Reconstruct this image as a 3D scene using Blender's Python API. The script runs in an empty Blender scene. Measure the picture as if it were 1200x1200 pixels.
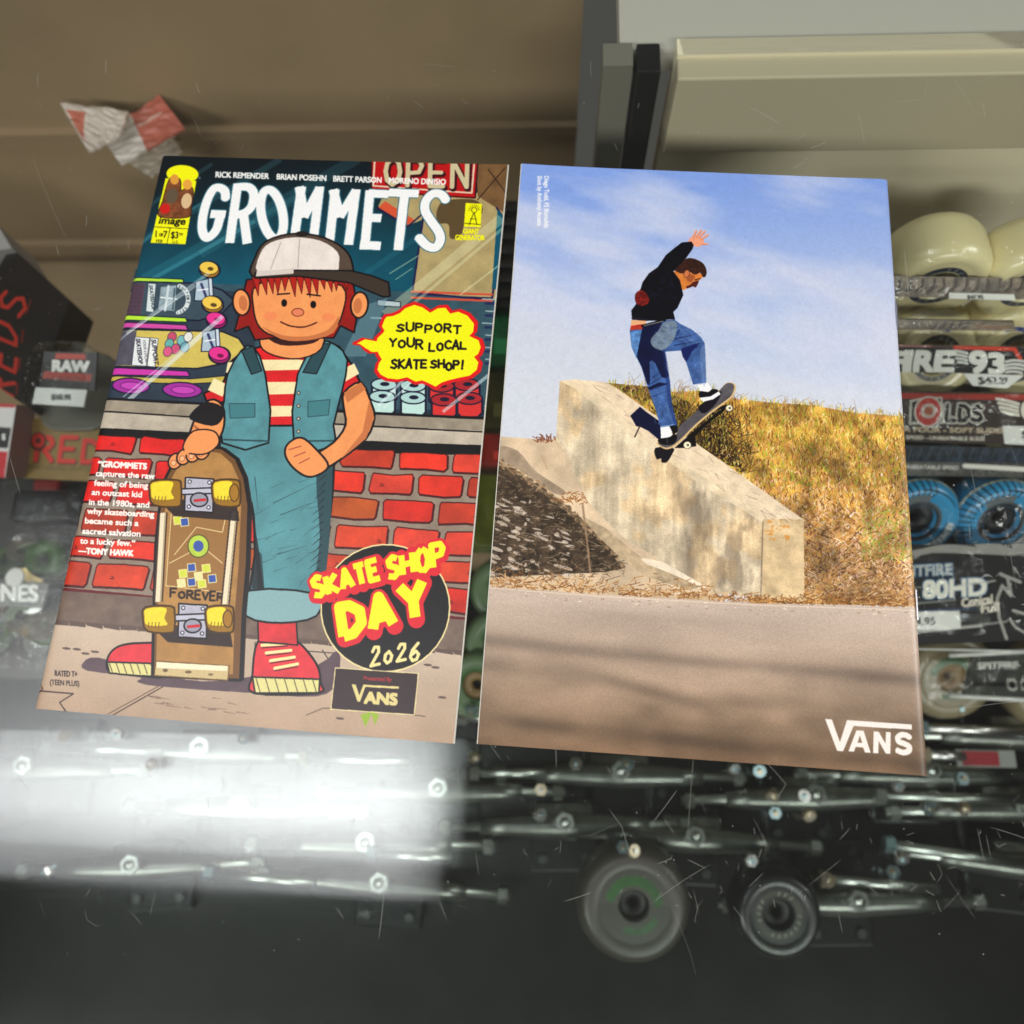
import bpy, bmesh, random
import numpy as np
from math import pi, sin, cos, tan, radians, sqrt, atan2, hypot
from mathutils import Vector, Matrix
# ------------------------------------------------------------------ camera
S = bpy.context.scene
COL = S.collection
CAM_H, CAM_TILT, CAM_ROLL, FPX = .31447, .2703, -.1531, 919.08
cam = bpy.data.cameras.new('camera'); camo = bpy.data.objects.new('camera', cam); COL.objects.link(camo); S.camera = camo
MC = Matrix.Rotation(CAM_TILT, 3, 'X')@Matrix.Rotation(CAM_ROLL, 3, 'Z')
camo.matrix_world = Matrix.Translation((0, 0, CAM_H))@MC.to_4x4()
cam.sensor_width = 36; cam.lens = FPX/1200*36; cam.clip_start = .01; cam.clip_end = 50
cam.dof.use_dof = True; cam.dof.focus_distance = .322; cam.dof.aperture_fstop = 7.4
# ------------------------------------------------------------------ light: added area lamps out of view and even grey ambient
w = bpy.data.worlds.new('World'); S.world = w; w.use_nodes = True
w.node_tree.nodes['Background'].inputs[0].default_value = (.30, .29, .27, 1); w.node_tree.nodes['Background'].inputs[1].default_value = .24
def area(name, loc, sx, sy, power, col=(1, .985, .95), rz=0):
    l = bpy.data.lights.new(name, 'AREA'); l.shape = 'RECTANGLE'; l.size = sx; l.size_y = sy; l.energy = power; l.color = col
    o = bpy.data.objects.new(name, l); o.location = loc; o.rotation_euler = (0, 0, rz); COL.objects.link(o); return o
area('added_area_light', (.6, -2.6, 2.3), 1.8, .6, 100, rz=radians(-10))  # unseen lamps added outside the mirrored area to brighten the scene
area('added_area_light', (3.4, -.2, 2.3), 1.8, .6, 96, rz=radians(-10))
area('added_area_light', (-2.6, -2.0, 2.3), 1.8, .6, 126, rz=radians(-10))
S.view_settings.view_transform = 'Standard'; S.view_settings.look = 'None'; S.view_settings.exposure = 0; S.view_settings.gamma = 1
S.render.engine = 'CYCLES'; S.cycles.transparent_max_bounces = 24; S.cycles.max_bounces = 10; S.cycles.use_denoising = True
S.cycles.caustics_reflective = False; S.cycles.caustics_refractive = False
# ------------------------------------------------------------------ flat print: a small rasteriser for the printed papers
CW, CH = 0.1683, 0.2604          # a comic book, metres
def homography(src, dst):
    A = []
    for (x, y), (u, v) in zip(src, dst):
        A.append([x, y, 1, 0, 0, 0, -u*x, -u*y, -u]); A.append([0, 0, 0, x, y, 1, -v*x, -v*y, -v])
    return np.linalg.svd(np.array(A, float))[2][-1].reshape(3, 3)
_rs = np.random.RandomState(7)
def vnoise(h, w, cy, cx, seed=0):
    """smooth value noise with cell size cy, cx pixels, -1..1"""
    rs = np.random.RandomState(seed); gy, gx = int(h/cy)+3, int(w/cx)+3
    g = rs.uniform(-1, 1, (gy, gx)).astype(np.float32)
    y = np.arange(h, dtype=np.float32)/cy; x = np.arange(w, dtype=np.float32)/cx
    yi = y.astype(int); xi = x.astype(int); fy = y-yi; fx = x-xi
    fy = (fy*fy*(3-2*fy))[:, None]; fx = (fx*fx*(3-2*fx))[None]
    a = g[yi][:, xi]; b = g[yi][:, xi+1]; c = g[yi+1][:, xi]; d = g[yi+1][:, xi+1]
    return (a*(1-fx)+b*fx)*(1-fy)+(c*(1-fx)+d*fx)*fy
def fbm(h, w, cy, cx, octaves=4, seed=0):
    o = 0; amp = 1; t = 0
    for k in range(octaves):
        o = o+amp*vnoise(h, w, max(cy/2**k, 1), max(cx/2**k, 1), seed+k*13); t += amp; amp *= .55
    return o/t
def catmull(p, closed=True, n=6):
    p = np.array(p, float); m = len(p); out = []
    for i in range(m if closed else m-1):
        if closed: a, b, c, d = p[i-1], p[i], p[(i+1) % m], p[(i+2) % m]
        else: a, b, c, d = p[max(i-1, 0)], p[i], p[i+1], p[min(i+2, m-1)]
        for t in np.arange(n)/n:
            out.append(.5*((2*b)+(c-a)*t+(2*a-5*b+4*c-d)*t*t+(3*b-a-3*c+d)*t**3))
    if not closed: out.append(p[-1])
    return np.array(out)
def lin(c):
    c = np.array(c, np.float32)/255.
    return c
_tc = {}
def glyph_edges(s):
    """outline edges of a line of text in the built-in font; unit size; returns edges (n,4) and width"""
    if s in _tc: return _tc[s]
    cu = bpy.data.curves.new('t', 'FONT'); cu.body = s; cu.size = 1; cu.fill_mode = 'FRONT'; cu.resolution_u = 4
    o = bpy.data.objects.new('t', cu); me = o.to_mesh()
    cnt = {}
    for p in me.polygons:
        for k in p.edge_keys: cnt[k] = cnt.get(k, 0)+1
    v = [x.co for x in me.vertices]
    E = np.array([(v[a].x, v[a].y, v[b].x, v[b].y) for (a, b), c in cnt.items() if c == 1], float).reshape(-1, 4)
    o.to_mesh_clear(); bpy.data.objects.remove(o); bpy.data.curves.remove(cu)
    w = (E[:, [0, 2]].min(), E[:, [0, 2]].max()) if len(E) else (0, 1)
    _tc[s] = (E, w); return _tc[s]
# single-stroke hand lettering, 4 wide x 6 high
SF = {'A': [[(0, 0), (2, 6), (4, 0)], [(.8, 2), (3.2, 2)]], 'B': [[(0, 0), (0, 6), (3, 5.7), (3, 3.4), (0, 3.2)], [(3, 3.2), (3.6, 1.5), (2.6, 0), (0, 0)]],
 'C': [[(4, 5), (2.4, 6), (.6, 4.8), (0, 3), (.6, 1), (2.4, 0), (4, .8)]], 'D': [[(0, 0), (0, 6), (2, 5.8), (4, 4.2), (4, 1.8), (2, .1), (0, 0)]],
 'E': [[(3.6, 6), (0, 6), (0, 0), (3.6, 0)], [(0, 3.1), (3, 3.1)]], 'F': [[(3.8, 6), (0, 6), (0, 0)], [(0, 3.2), (3, 3.2)]],
 'G': [[(3.8, 4.6), (3.2, 5.8), (2, 6), (.7, 5), (0, 3), (.5, .9), (1.7, 0), (3.1, .6), (3.9, 2.8), (1.9, 2.8)]],
 'H': [[(0, 0), (0, 6)], [(4, 0), (4, 6)], [(0, 3), (4, 3)]], 'I': [[(2, 0), (2, 6)]], 'K': [[(0, 0), (0, 6)], [(3.8, 6), (.2, 3), (4, 0)]],
 'L': [[(0, 6), (0, 0), (3.6, 0)]], 'M': [[(0, 0), (.5, 6), (2.2, 2), (4, 6), (4.4, 0)]], 'N': [[(0, 0), (0, 6), (4, 0), (4, 6)]],
 'O': [[(2, 6), (.4, 4.8), (0, 3), (.5, 1), (2, 0), (3.5, 1), (4, 3), (3.5, 5), (2, 6)]], 'P': [[(0, 0), (0, 6), (3, 5.8), (3.8, 4.5), (3, 3), (0, 2.8)]],
 'R': [[(0, 0), (0, 6), (3, 5.8), (3.7, 4.5), (3, 3.2), (0, 3)], [(1.6, 3), (4, 0)]], 'S': [[(3.8, 5.2), (2.2, 6), (.5, 5), (.8, 3.6), (3.2, 2.6), (3.9, 1.2), (2.2, 0), (0, .7)]],
 'T': [[(0, 6), (4, 6)], [(2, 6), (2, 0)]], 'U': [[(0, 6), (0, 1.5), (1.2, 0), (2.8, 0), (4, 1.5), (4, 6)]], 'V': [[(0, 6), (2, 0), (4, 6)]],
 'Y': [[(0, 6), (2, 3), (4, 6)], [(2, 3), (1.9, 0)]], 'Z': [[(0, 6), (4, 6), (0, 0), (4, 0)]], '!': [[(1.2, 6), (.9, 2)], [(.8, .5), (.8, 0)]],
 '2': [[(.3, 4.6), (1.2, 6), (3, 5.8), (3.2, 4.2), (0, 0), (3.8, .2)]], '0': [[(2, 4.4), (.4, 3.4), (.2, 1.6), (1.4, .4), (2.9, 1), (3.4, 2.8), (2, 4.4)]],
 '6': [[(3.2, 6), (.8, 3.8), (0, 1.6), (1.2, 0), (3, .3), (3.8, 2), (2.4, 3.3), (.5, 2.2)]], '3': [[(.2, 5.4), (2, 6), (3.6, 5), (1.6, 3.2), (3.8, 1.8), (2.6, .1), (0, .5)]],
 '9': [[(3.6, 3.6), (2, 2.6), (.4, 3.6), (.6, 5.4), (2.2, 6), (3.6, 5), (3.6, 3), (1.2, 0)]], '8': [[(2, 3.2), (.4, 4.4), (1, 5.8), (3, 5.8), (3.5, 4.4), (2, 3.2), (.2, 1.6), (1, .1), (3.1, .1), (3.8, 1.6), (2, 3.2)]],
 "'": [[(1, 6), (1, 5)]], '.': [[(1, .3), (1, 0)]]}
class Canvas:
    def __init__(s, w, h, H=None, base=(200, 200, 200)):
        s.w, s.h, s.H = w, h, H; s.a = np.empty((h, w, 3), np.float32); s.a[:] = lin(base)
        s.k = 1.0
        if H is not None:
            m = np.linalg.inv(H)@np.array([w/2, h/2, 1]); m = m[:2]/m[2]
            q = s.xf([m, m+(5, 0), m+(0, 5)]); s.k = sqrt(abs(np.linalg.det(np.array([q[1]-q[0], q[2]-q[0]]))))/5
    def xf(s, p):
        p = np.array(p, float).reshape(-1, 2)
        if s.H is None: return p
        q = np.c_[p, np.ones(len(p))]@s.H.T
        return q[:, :2]/q[:, 2:]
    def mask_edges(s, E):
        if len(E) == 0: return None
        x0 = int(max(0, np.floor(E[:, [0, 2]].min())-1)); x1 = int(min(s.w, np.ceil(E[:, [0, 2]].max())+2))
        y0 = int(max(0, np.floor(E[:, [1, 3]].min())-1)); y1 = int(min(s.h, np.ceil(E[:, [1, 3]].max())+2))
        if x1 <= x0 or y1 <= y0: return None
        F = np.zeros((y1-y0, x1-x0+1), np.int32)
        for ax, ay, bx, by in E:
            if ay > by: ax, ay, bx, by = bx, by, ax, ay
            r0 = max(int(np.ceil(ay-.5)), y0); r1 = min(int(np.ceil(by-.5)), y1)
            if r1 <= r0: continue
            r = np.arange(r0, r1); xs = ax+(r+.5-ay)*(bx-ax)/(by-ay)
            ix = np.clip(np.ceil(xs-.5).astype(int)-x0, 0, x1-x0)
            np.add.at(F, (r-y0, ix), 1)
        return (slice(y0, y1), slice(x0, x1), (np.cumsum(F, 1)[:, :-1] & 1).astype(bool))
    def put(s, m, col, a=1.0, nz=0, seed=0, cell=40):
        if m is None: return
        ys, xs, M = m; c = lin(col) if not isinstance(col, np.ndarray) else col
        R = s.a[ys, xs]
        if nz:
            n = fbm(M.shape[0], M.shape[1], cell, cell, 4, seed)[..., None]*nz+_rs.normal(0, nz*.25, M.shape+(1,)).astype(np.float32)
            c = np.clip(c*(1+n), 0, 1)
            v = c[M] if c.ndim == 3 else c
        else: v = c if c.ndim == 1 else c[M]
        R[M] = R[M]*(1-a)+v*a
    def poly(s, pts, col, a=1.0, smooth=0, out=None, ow=1.2, nz=0, seed=0, cell=40, hole=None):
        p = catmull(pts, True, smooth) if smooth else np.array(pts, float)
        q = s.xf(p); E = np.c_[q, np.roll(q, -1, 0)]
        if hole is not None:
            h = s.xf(hole); E = np.r_[E, np.c_[h, np.roll(h, -1, 0)]]
        s.put(s.mask_edges(E), col, a, nz, seed, cell)
        if out is not None: s.line(np.r_[p, p[:1]], ow, out)
    def ell(s, x, y, rx, ry, col, rot=0, a=1.0, out=None, ow=1.2, nz=0):
        t = np.linspace(0, 2*pi, 40)[:-1]; c, d = np.cos(rot), np.sin(rot)
        s.poly(np.c_[x+rx*np.cos(t)*c-ry*np.sin(t)*d, y+rx*np.cos(t)*d+ry*np.sin(t)*c], col, a, 0, out, ow, nz)
    def line(s, pts, w, col, a=1.0, smooth=0, butt=False, taper=False, nz=0):
        p = catmull(pts, False, smooth) if smooth else np.array(pts, float)
        q = s.xf(p); w = w*s.k; n = len(q)-1
        if n < 1: return
        pad = w/2+2
        x0 = int(max(0, q[:, 0].min()-pad)); x1 = int(min(s.w, q[:, 0].max()+pad)); y0 = int(max(0, q[:, 1].min()-pad)); y1 = int(min(s.h, q[:, 1].max()+pad))
        if x1 <= x0 or y1 <= y0: return
        M = np.zeros((y1-y0, x1-x0), bool)
        for i in range(n):
            (ax, ay), (bx, by) = q[i], q[i+1]; L = np.hypot(bx-ax, by-ay)
            if L < 1e-6: continue
            X0 = int(max(x0, min(ax, bx)-pad)); X1 = int(min(x1, max(ax, bx)+pad)); Y0 = int(max(y0, min(ay, by)-pad)); Y1 = int(min(y1, max(ay, by)+pad))
            if X1 <= X0 or Y1 <= Y0: continue
            yy, xx = np.mgrid[Y0:Y1, X0:X1]+.5
            dx, dy = (bx-ax)/L, (by-ay)/L; t = (xx-ax)*dx+(yy-ay)*dy; d = np.abs(-(xx-ax)*dy+(yy-ay)*dx)
            ww = w/2*((1-.8*(i+t/L)/n) if taper else 1)
            if butt and (i == 0 or i == n-1):
                lo = 0 if i == 0 else -w/2; hi = L if i == n-1 else L+w/2
                m = (t >= lo) & (t <= hi) & (d <= ww)
                if i > 0: m &= (t > 0) | (np.hypot(xx-ax, yy-ay) <= ww)
                if i < n-1: m &= (t < L) | (np.hypot(xx-bx, yy-by) <= ww)
            else:
                tc = np.clip(t, 0, L); m = np.hypot(t-tc, d) <= ww
            M[Y0-y0:Y1-y0, X0-x0:X1-x0] |= m
        s.put((slice(y0, y1), slice(x0, x1), M), col, a, nz)
    def text(s, t, x, y, size, col, slope=0.0, shear=0.0, bold=0.0, sx=1.0, fit=None, align='l', a=1.0, up=None):
        """x, y: left end of the baseline; slope: dy/dx of the baseline; up: direction of the letters' height"""
        E, (a0, a1) = glyph_edges(t)
        if len(E) == 0: return
        if fit: sx = fit/((a1-a0)*size)
        ca, sa = 1/np.hypot(1, slope), slope/np.hypot(1, slope)
        if up is None: up = (sa+0.0, -ca)
        def tr(X, Y):
            X = (X-a0)*sx*size+Y*shear*size
            if align == 'c': X = X-(a1-a0)*sx*size/2
            return np.c_[x+X*ca+Y*size*up[0], y+X*sa+Y*size*up[1]]
        P, Q = s.xf(tr(E[:, 0], E[:, 1])), s.xf(tr(E[:, 2], E[:, 3]))
        E2 = np.c_[P, Q]
        offs = [(0, 0)] if not bold else [(bold*i, bold*j) for i in (-1, 0, 1) for j in (-1, 0, 1)]
        for ox, oy in offs:
            s.put(s.mask_edges(E2+np.array([ox, oy, ox, oy])*s.k), col, a)
    def hand(s, t, x, y, h, w, col, lw, slope=0.0, gap=.35, up=None, seed=1, jit=.06, butt=False, grow=1.0, off=(0, 0)):
        rs = np.random.RandomState(seed); ca, sa = 1/np.hypot(1, slope), slope/np.hypot(1, slope)
        if up is None: up = (sa, -ca)
        X = 0.0
        for ch in t:
            if ch == ' ': X += w*.6; continue
            jy = rs.uniform(-1, 1)*jit*h*2; js = 1+rs.uniform(-1, 1)*jit*2
            for st in SF[ch]:
                p = [(x+off[0]+(X+u/4*w)*ca+(v/6*h*js+jy)*up[0]+rs.uniform(-1, 1)*jit*w*.3, y+off[1]+(X+u/4*w)*sa+(v/6*h*js+jy)*up[1]) for u, v in st]
                s.line(p, lw, col, butt=butt)
            X += w*(1.0 if ch not in "I!'." else .45)+w*gap; h *= grow; w *= grow
        return X
    def grain(s, amt=.02, seed=3):
        rs = np.random.RandomState(seed)
        s.a *= (1+rs.normal(0, amt, s.a.shape[:2]+(1,)).astype(np.float32))
        np.clip(s.a, 0, 1, out=s.a)
    def contrast(s, k=1.15, sat=1.08, mid=.42):
        g = s.a.mean(2, keepdims=True); a = g+(s.a-g)*sat; s.a = np.clip(mid+(a-mid)*k, .012, .97).astype(np.float32)
    def blur(s, r):
        """separable box blur"""
        for ax in (0, 1):
            c = np.cumsum(np.concatenate([np.repeat(s.a.take([0], ax), r+1, ax), s.a, np.repeat(s.a.take([-1], ax), r, ax)], ax), ax, dtype=np.float64)
            n = s.a.shape[ax]; s.a = ((c.take(range(2*r+1, 2*r+1+n), ax)-c.take(range(0, n), ax))/(2*r+1)).astype(np.float32)
    def image(s, name):
        im = bpy.data.images.new(name, s.w, s.h); o = np.ones((s.h, s.w, 4), np.float32); o[..., :3] = s.a[::-1]
        im.pixels.foreach_set(o.ravel()); im.update(); im.pack(); return im
SCALE = 8000.0                    # texels per metre of paper
TW, TH = int(CW*SCALE), int(CH*SCALE)
COVER_L = [(191, 185), (595, 200), (533, 872), (42, 829)]
COVER_R = [(611, 198), (1040, 213), (1086, 909), (561, 872)]
DST = [(0, 0), (TW, 0), (TW, TH), (0, TH)]
def Z(ox, oy, k, pts): return [(ox+x/k, oy+y/k) for x, y in pts]
def front_cover():
    c = Canvas(TW, TH, homography(COVER_L, DST)); HP = c.H; HM = np.diag([8.0, 8.0, 1.0])
    def mm(): c.H = HM; c.k = 8
    kp = c.k
    def px(): c.H = HP; c.k = kp
    # shop window glass: near black at the head, teal below
    v = np.linspace(0, 1, TH)[:, None]; u = np.linspace(0, 1, TW)[None]
    t = np.clip(v*3.4+(.5-np.abs(u-.5))*.35-.12, 0, 1)[..., None]
    c.a[:] = lin((20, 28, 32))*(1-t)+lin((18, 98, 118))*t
    c.a *= (1+fbm(TH, TW, 90, 90, 4, 5)[..., None]*.10)
    c.poly([(60, 325), (620, 352), (620, 560), (60, 520)], (58, 84, 94), nz=.12)
    c.poly([(100, 472), (600, 486), (600, 500), (100, 486)], (38, 56, 66), nz=.1)
    # light streaks in the glass
    for (a, b, w, al) in [((140, 300), (330, 190), 9, .16), ((170, 330), (420, 190), 16, .13), ((150, 345), (300, 262), 5, .22), ((236, 300), (350, 235), 12, .12), ((150, 260), (250, 195), 6, .16), ((160, 290), (262, 225), 4, .2), ((420, 330), (500, 275), 7, .1)]:
        c.line([a, b], w, (120, 190, 200), al, butt=True)
    # open sign and door of the shop
    c.poly([(450, 232), (600, 232), (600, 330), (588, 360), (578, 356), (484, 345), (495, 262), (480, 268), (444, 246)], (166, 150, 108), nz=.1, seed=4)
    c.poly([(558, 196), (600, 198), (600, 262), (560, 236)], (112, 86, 58), nz=.15)
    c.line([(572, 205), (592, 232)], 1.2, (50, 36, 30)); c.line([(560, 240), (592, 204)], 1.4, (56, 40, 30))
    c.poly([(444, 247), (452, 240), (486, 262), (478, 268)], (196, 88, 60)); c.line([(442, 247), (478, 270), (497, 254), (497, 262)], 2.2, (34, 28, 66))
    c.poly([(436, 190), (560, 196), (557, 238), (436, 228)], (172, 26, 28), out=(60, 20, 28), ow=2)
    c.line([(440, 188), (438, 222), (553, 232), (556, 196)], 2.2, (214, 196, 172))
    for i, ch in enumerate('OPEN'):
        c.hand(ch, 452+i*26, 221+i*1.2, 31, 17, (60, 18, 24), 8.5, .03, jit=0, off=(1.5, 2)); c.hand(ch, 452+i*26, 221+i*1.2, 31, 17, (196, 184, 150), 5.6, .03, jit=0)
    c.poly(Z(380, 170, 5, [(660, 420), (690, 360), (760, 345), (880, 350), (930, 400), (900, 470), (830, 480), (800, 560), (740, 570), (730, 490), (670, 480)]), (92, 76, 52), smooth=4)
    c.line([(497, 256), (484, 346), (577, 357), (590, 262), (582, 250)], 2.4, (36, 32, 72))
    c.poly([(583, 252), (592, 262), (582, 345), (577, 344)], (16, 84, 104))
    for k in (0, 1, 2): c.line([(483, 345+k*3.6), (577, 351+k*3.6)], 2.6 if k != 1 else 1.2, (194, 84, 62) if k != 1 else (40, 34, 76))
    for (a, b, w, al) in [((452, 372), (588, 262), 13, .38), ((462, 378), (592, 272), 4, .4), ((540, 350), (592, 312), 2, .5), ((457, 324), (492, 303), 1.5, .5), ((464, 331), (484, 318), 1.2, .5)]:
        c.line([a, b], w, (214, 214, 176), al, butt=True)
    # boards on show, left
    INK = (24, 26, 48)
    c.poly([(100, 330), (300, 345), (300, 490), (100, 480)], (50, 62, 74), nz=.1)
    c.poly([(152, 331), (240, 334), (262, 342), (276, 354), (262, 368), (235, 377), (144, 374)], (64, 80, 90), out=INK, ow=2, nz=.08)
    c.poly([(150, 333), (172, 334), (166, 372), (142, 372)], (92, 72, 84), nz=.1)
    for i in range(12): c.line([(150+i*1.8, 334), (143+i*1.9, 372)], .5, (50, 42, 56))
    c.poly([(155, 326.5), (216, 329), (216.5, 333), (154, 331)], (172, 210, 70), out=INK, ow=1.2); c.poly([(145, 370), (219, 374), (221, 379), (144, 376)], (176, 214, 66), out=INK, ow=1.2)
    c.poly([(143, 378.5), (219, 382), (222, 388), (141, 385)], (196, 84, 156), out=INK, ow=1.3)
    c.poly([(141, 387), (226, 389), (262, 390), (281, 398), (289, 410), (270, 426), (232, 433), (131, 430)], (198, 180, 98), out=INK, ow=2, nz=.06)
    c.poly([(141, 388), (162, 389), (156, 429), (132, 429)], (84, 82, 92), nz=.2)
    c.poly([(130, 431), (221, 436), (224, 442), (129, 440)], (192, 66, 160), out=INK, ow=1.3)
    c.poly([(128, 441), (224, 445), (270, 441), (262, 449), (215, 451), (127, 447)], (186, 168, 84), out=INK, ow=1.2)
    for (x, y, rx) in ((155, 453, 22), (215, 458, 23)):
        c.ell(x, y, rx, 9, (158, 56, 150), .05, out=INK, ow=1.6); c.ell(x+1, y, rx*.6, 4.5, (186, 78, 172), .05, out=(96, 26, 98), ow=.9)
    c.poly([(176, 334), (184, 334.5), (181, 367), (173, 366)], (206, 214, 212)); c.text('SKATESHOP', 176.5, 336, 5.6, (48, 60, 70), slope=9, up=(1, .1), fit=29, bold=.15)
    c.poly([(190, 338), (208, 336), (206, 366), (187, 364)], (136, 152, 158), nz=.3); c.line([(190, 350), (208, 352)], 2, (216, 224, 224)); c.line([(199, 337), (195, 365)], 3, (196, 206, 208)); c.line([(206, 340), (204, 364)], 2, (70, 88, 96))
    th = np.linspace(-1.25, 1.35, 14); arc = [(207+15*cos(a), 352+16*sin(a)) for a in th]
    c.line(arc, 5.5, (206, 214, 212))
    for i, ch in enumerate('SUPPORT YOUR'):
        a = -1.2+2.5*i/11; c.text(ch, 205.2+15*cos(a), 352+14.6*sin(a), 4.4, (44, 58, 68), slope=tan(min(1.45, max(-1.45, a+pi/2))) if abs(a) > .1 else 12, up=(cos(a), sin(a)), bold=.12) if ch != ' ' else 0
    for (yy, cols) in ((318, (224, 190, 88)), (377, (214, 62, 140))):
        x = 247 if yy < 350 else 255
        c.poly([(x-16, yy+14), (x, yy+10), (x+2, yy+36), (x-18, yy+36)], (170, 186, 196), out=INK, ow=1.2); c.line([(x-10, yy+16), (x-4, yy+32)], 3, (60, 60, 100)); c.line([(x-14, yy+24), (x, yy+22)], 1.4, (240, 240, 244))
        c.line([(x, yy), (x+2.5, yy+40)], 5.5, (30, 30, 56)); c.line([(x, yy), (x+2.5, yy+40)], 3.4, (196, 206, 214))
        for (dx, dy, r) in ((0, 0, 12), (3.5, 40.5, 12.5)):
            c.ell(x+dx, yy+dy, r, r*.78, (150, 110, 40) if yy < 350 else (140, 30, 96), .15, out=INK, ow=2); c.ell(x+dx-1, yy+dy-2, r*.93, r*.62, cols, .15, out=INK, ow=.9)
            c.ell(x+dx+1, yy+dy+(.5 if dy else -1), r*.3, r*.18, (90, 70, 40) if yy < 350 else (110, 20, 70), .15)
    c.poly([(160, 396), (177, 397), (173, 430), (156, 429)], (216, 220, 218), out=(60, 60, 80), ow=.7); c.poly([(178, 397), (187, 398), (183, 431), (174, 430)], (224, 226, 222), out=(60, 60, 80), ow=.7)
    c.text('SUPPORT', 179, 399, 7.6, (50, 46, 62), slope=9, up=(1, .1), fit=29, bold=.2); c.text('YOUR LOCAL', 169, 399, 4.4, (60, 56, 72), slope=9, up=(1, .1), fit=27); c.text('SKATESHOP', 161, 398, 7, (50, 46, 62), slope=9, up=(1, .1), fit=29, bold=.2)
    for (x, y, k) in ((203, 396, (184, 84, 108)), (200, 404, (106, 166, 160)), (207, 410, (190, 90, 120)), (214, 400, (120, 176, 176)), (222, 396, (214, 214, 206)), (218, 408, (110, 160, 170)), (198, 413, (204, 96, 132))):
        c.ell(x, y, 5, 6, k, .4, out=(60, 60, 84), ow=.8, nz=.1)
    for (a, b, w, al) in [((150, 392), (246, 322), 4.5, .4), ((140, 400), (238, 332), 1.8, .5), ((152, 470), (262, 372), 5.5, .62), ((146, 466), (246, 384), 1.6, .5)]:
        c.line([a, b], w, (216, 224, 226), al, butt=True)
    # tools and wheels behind the glass, right
    for k in range(6):
        y = 356+k*14; c.line([(566+k % 2*4, y), (600, y+2)], 1.6, (150, 168, 172)); c.line([(570, y+5), (600, y+7)], 3.4, (40, 48, 84))
    c.poly([(443, 354), (470, 357), (470, 363), (443, 361)], (176, 190, 190), out=INK, ow=1); c.line([(436, 375), (452, 376)], 2, (160, 176, 178)); c.poly([(430, 360), (455, 352), (430, 420), (402, 420)], (118, 150, 158), .5)
    def wheel(x, y, col, tcol):
        c.poly([(x-14, y), (x-14, y+17), (x-9, y+22), (x+10, y+22), (x+15, y+17), (x+15, y+1)], col, out=INK, ow=2.4); c.ell(x, y, 15, 7, tcol, .04, out=INK, ow=1.6); c.ell(x+1, y-.5, 5.5, 2.4, INK, .04)
    for (x, y, w) in ((451, 453, 0), (485, 455, 0), (518, 456, 1), (548, 455, 1), (449, 467, 0), (485, 469, 0), (521, 472, 1), (551, 471, 1)):
        wheel(x, y, (186, 214, 206) if not w else (198, 58, 56), (170, 200, 196) if not w else (160, 44, 50))
    for (a, b, w, al) in [((444, 478), (476, 446), 3.4, .6), ((451, 480), (484, 450), 1.8, .6), ((520, 486), (582, 438), 4, .55)]:
        c.line([a, b], w, (214, 226, 226), al, taper=False, butt=True)
    # sill
    mm()
    c.poly([(0, 127.4), (170, 127.4), (170, 133), (0, 133)], (150, 140, 124), nz=.14); c.poly([(0, 133), (170, 133), (170, 141), (0, 141)], (182, 172, 156), nz=.12, seed=3)
    c.line([(0, 127.2), (60, 127.0), (170, 127.4)], 1.2, (18, 16, 22)); c.line([(0, 133.2), (40, 133.5), (90, 133), (170, 133.6)], .7, (26, 24, 26))
    # brick wall
    c.poly([(0, 141), (170, 141), (170, 214), (0, 214)], (142, 128, 114), nz=.1, seed=9)
    c.poly([(0, 141), (170, 139.5), (170, 143.5), (150, 144.6), (120, 145), (60, 145.4), (0, 144.5)], (14, 12, 14))
    rs = np.random.RandomState(4)
    tops = [144, 154.2, 165.4, 177.2, 189.8, 200.6]; bots = [151.8, 162.8, 174.3, 187.2, 198.2, 210.6]
    for r in range(6):
        x = [-5, -14, -8, -18, -6, -12][r]
        while x < 170:
            w = rs.uniform(17, 23); j = lambda: rs.uniform(-.5, .5)
            y0, y1 = tops[r], bots[r]; b = .9
            pts = [(x+b, y0+j()), (x+w/2, y0+j()), (x+w-b, y0+j()), (x+w+j(), y0+1.2), (x+w+j(), y1-1.2), (x+w-b, y1+j()), (x+w*.6, y1+j()), (x+b, y1+j()), (x+j(), y1-1.2), (x+j(), y0+1.2)]
            base = np.array([(200, 54, 40), (208, 62, 44), (196, 74, 48), (180, 66, 44), (168, 84, 42), (212, 76, 58)][rs.randint(6)])*(1.0 if 10 < x < 120 or rs.rand() < .5 else .95)
            if r < 3 and x < 50: base = np.array((202, 44, 40))
            c.poly(pts, tuple(base), nz=.16, seed=rs.randint(999), cell=60, out=(84, 22, 22), ow=.5)
            c.line(pts[3:8], .9, (70, 18, 20)); c.line(pts[0:3], .4, (60, 20, 20))
            if rs.rand() < .4:
                a, d = x+rs.uniform(3, w-4), (y0+y1)/2+j(); c.line([(a, d), (a+1.2, d+.5)], .3, (60, 16, 16)); c.line([(a-.4, d+1), (a+1.5, d+1.1)], .3, (60, 16, 16))
            x += w+2.4
    c.line([(0, 212.3), (40, 213), (90, 211.8), (170, 212.6)], 1.2, (96, 24, 34))
    c.poly([(0, 213), (170, 213), (170, 227.5), (0, 226)], (116, 100, 90), nz=.16, seed=2)
    # pavement
    v2 = np.linspace(0, 1, TH-int(226*8))[:, None, None]
    c.a[int(226*8):] = lin((190, 172, 154))*(1-v2)+lin((176, 152, 130))*v2
    c.a[int(226*8):] *= 1+fbm(TH-int(226*8), TW, 120, 160, 4, 8)[..., None]*.07
    for i in range(24): c.poly([(i*7.2-1, 225), (i*7.2+6, 225.2), (i*7.2+6.6, 227+rs.uniform(-.3, .5)), (i*7.2-.4, 226.6+rs.uniform(-.3, .6))], (100, 84, 78))
    px()
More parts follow.
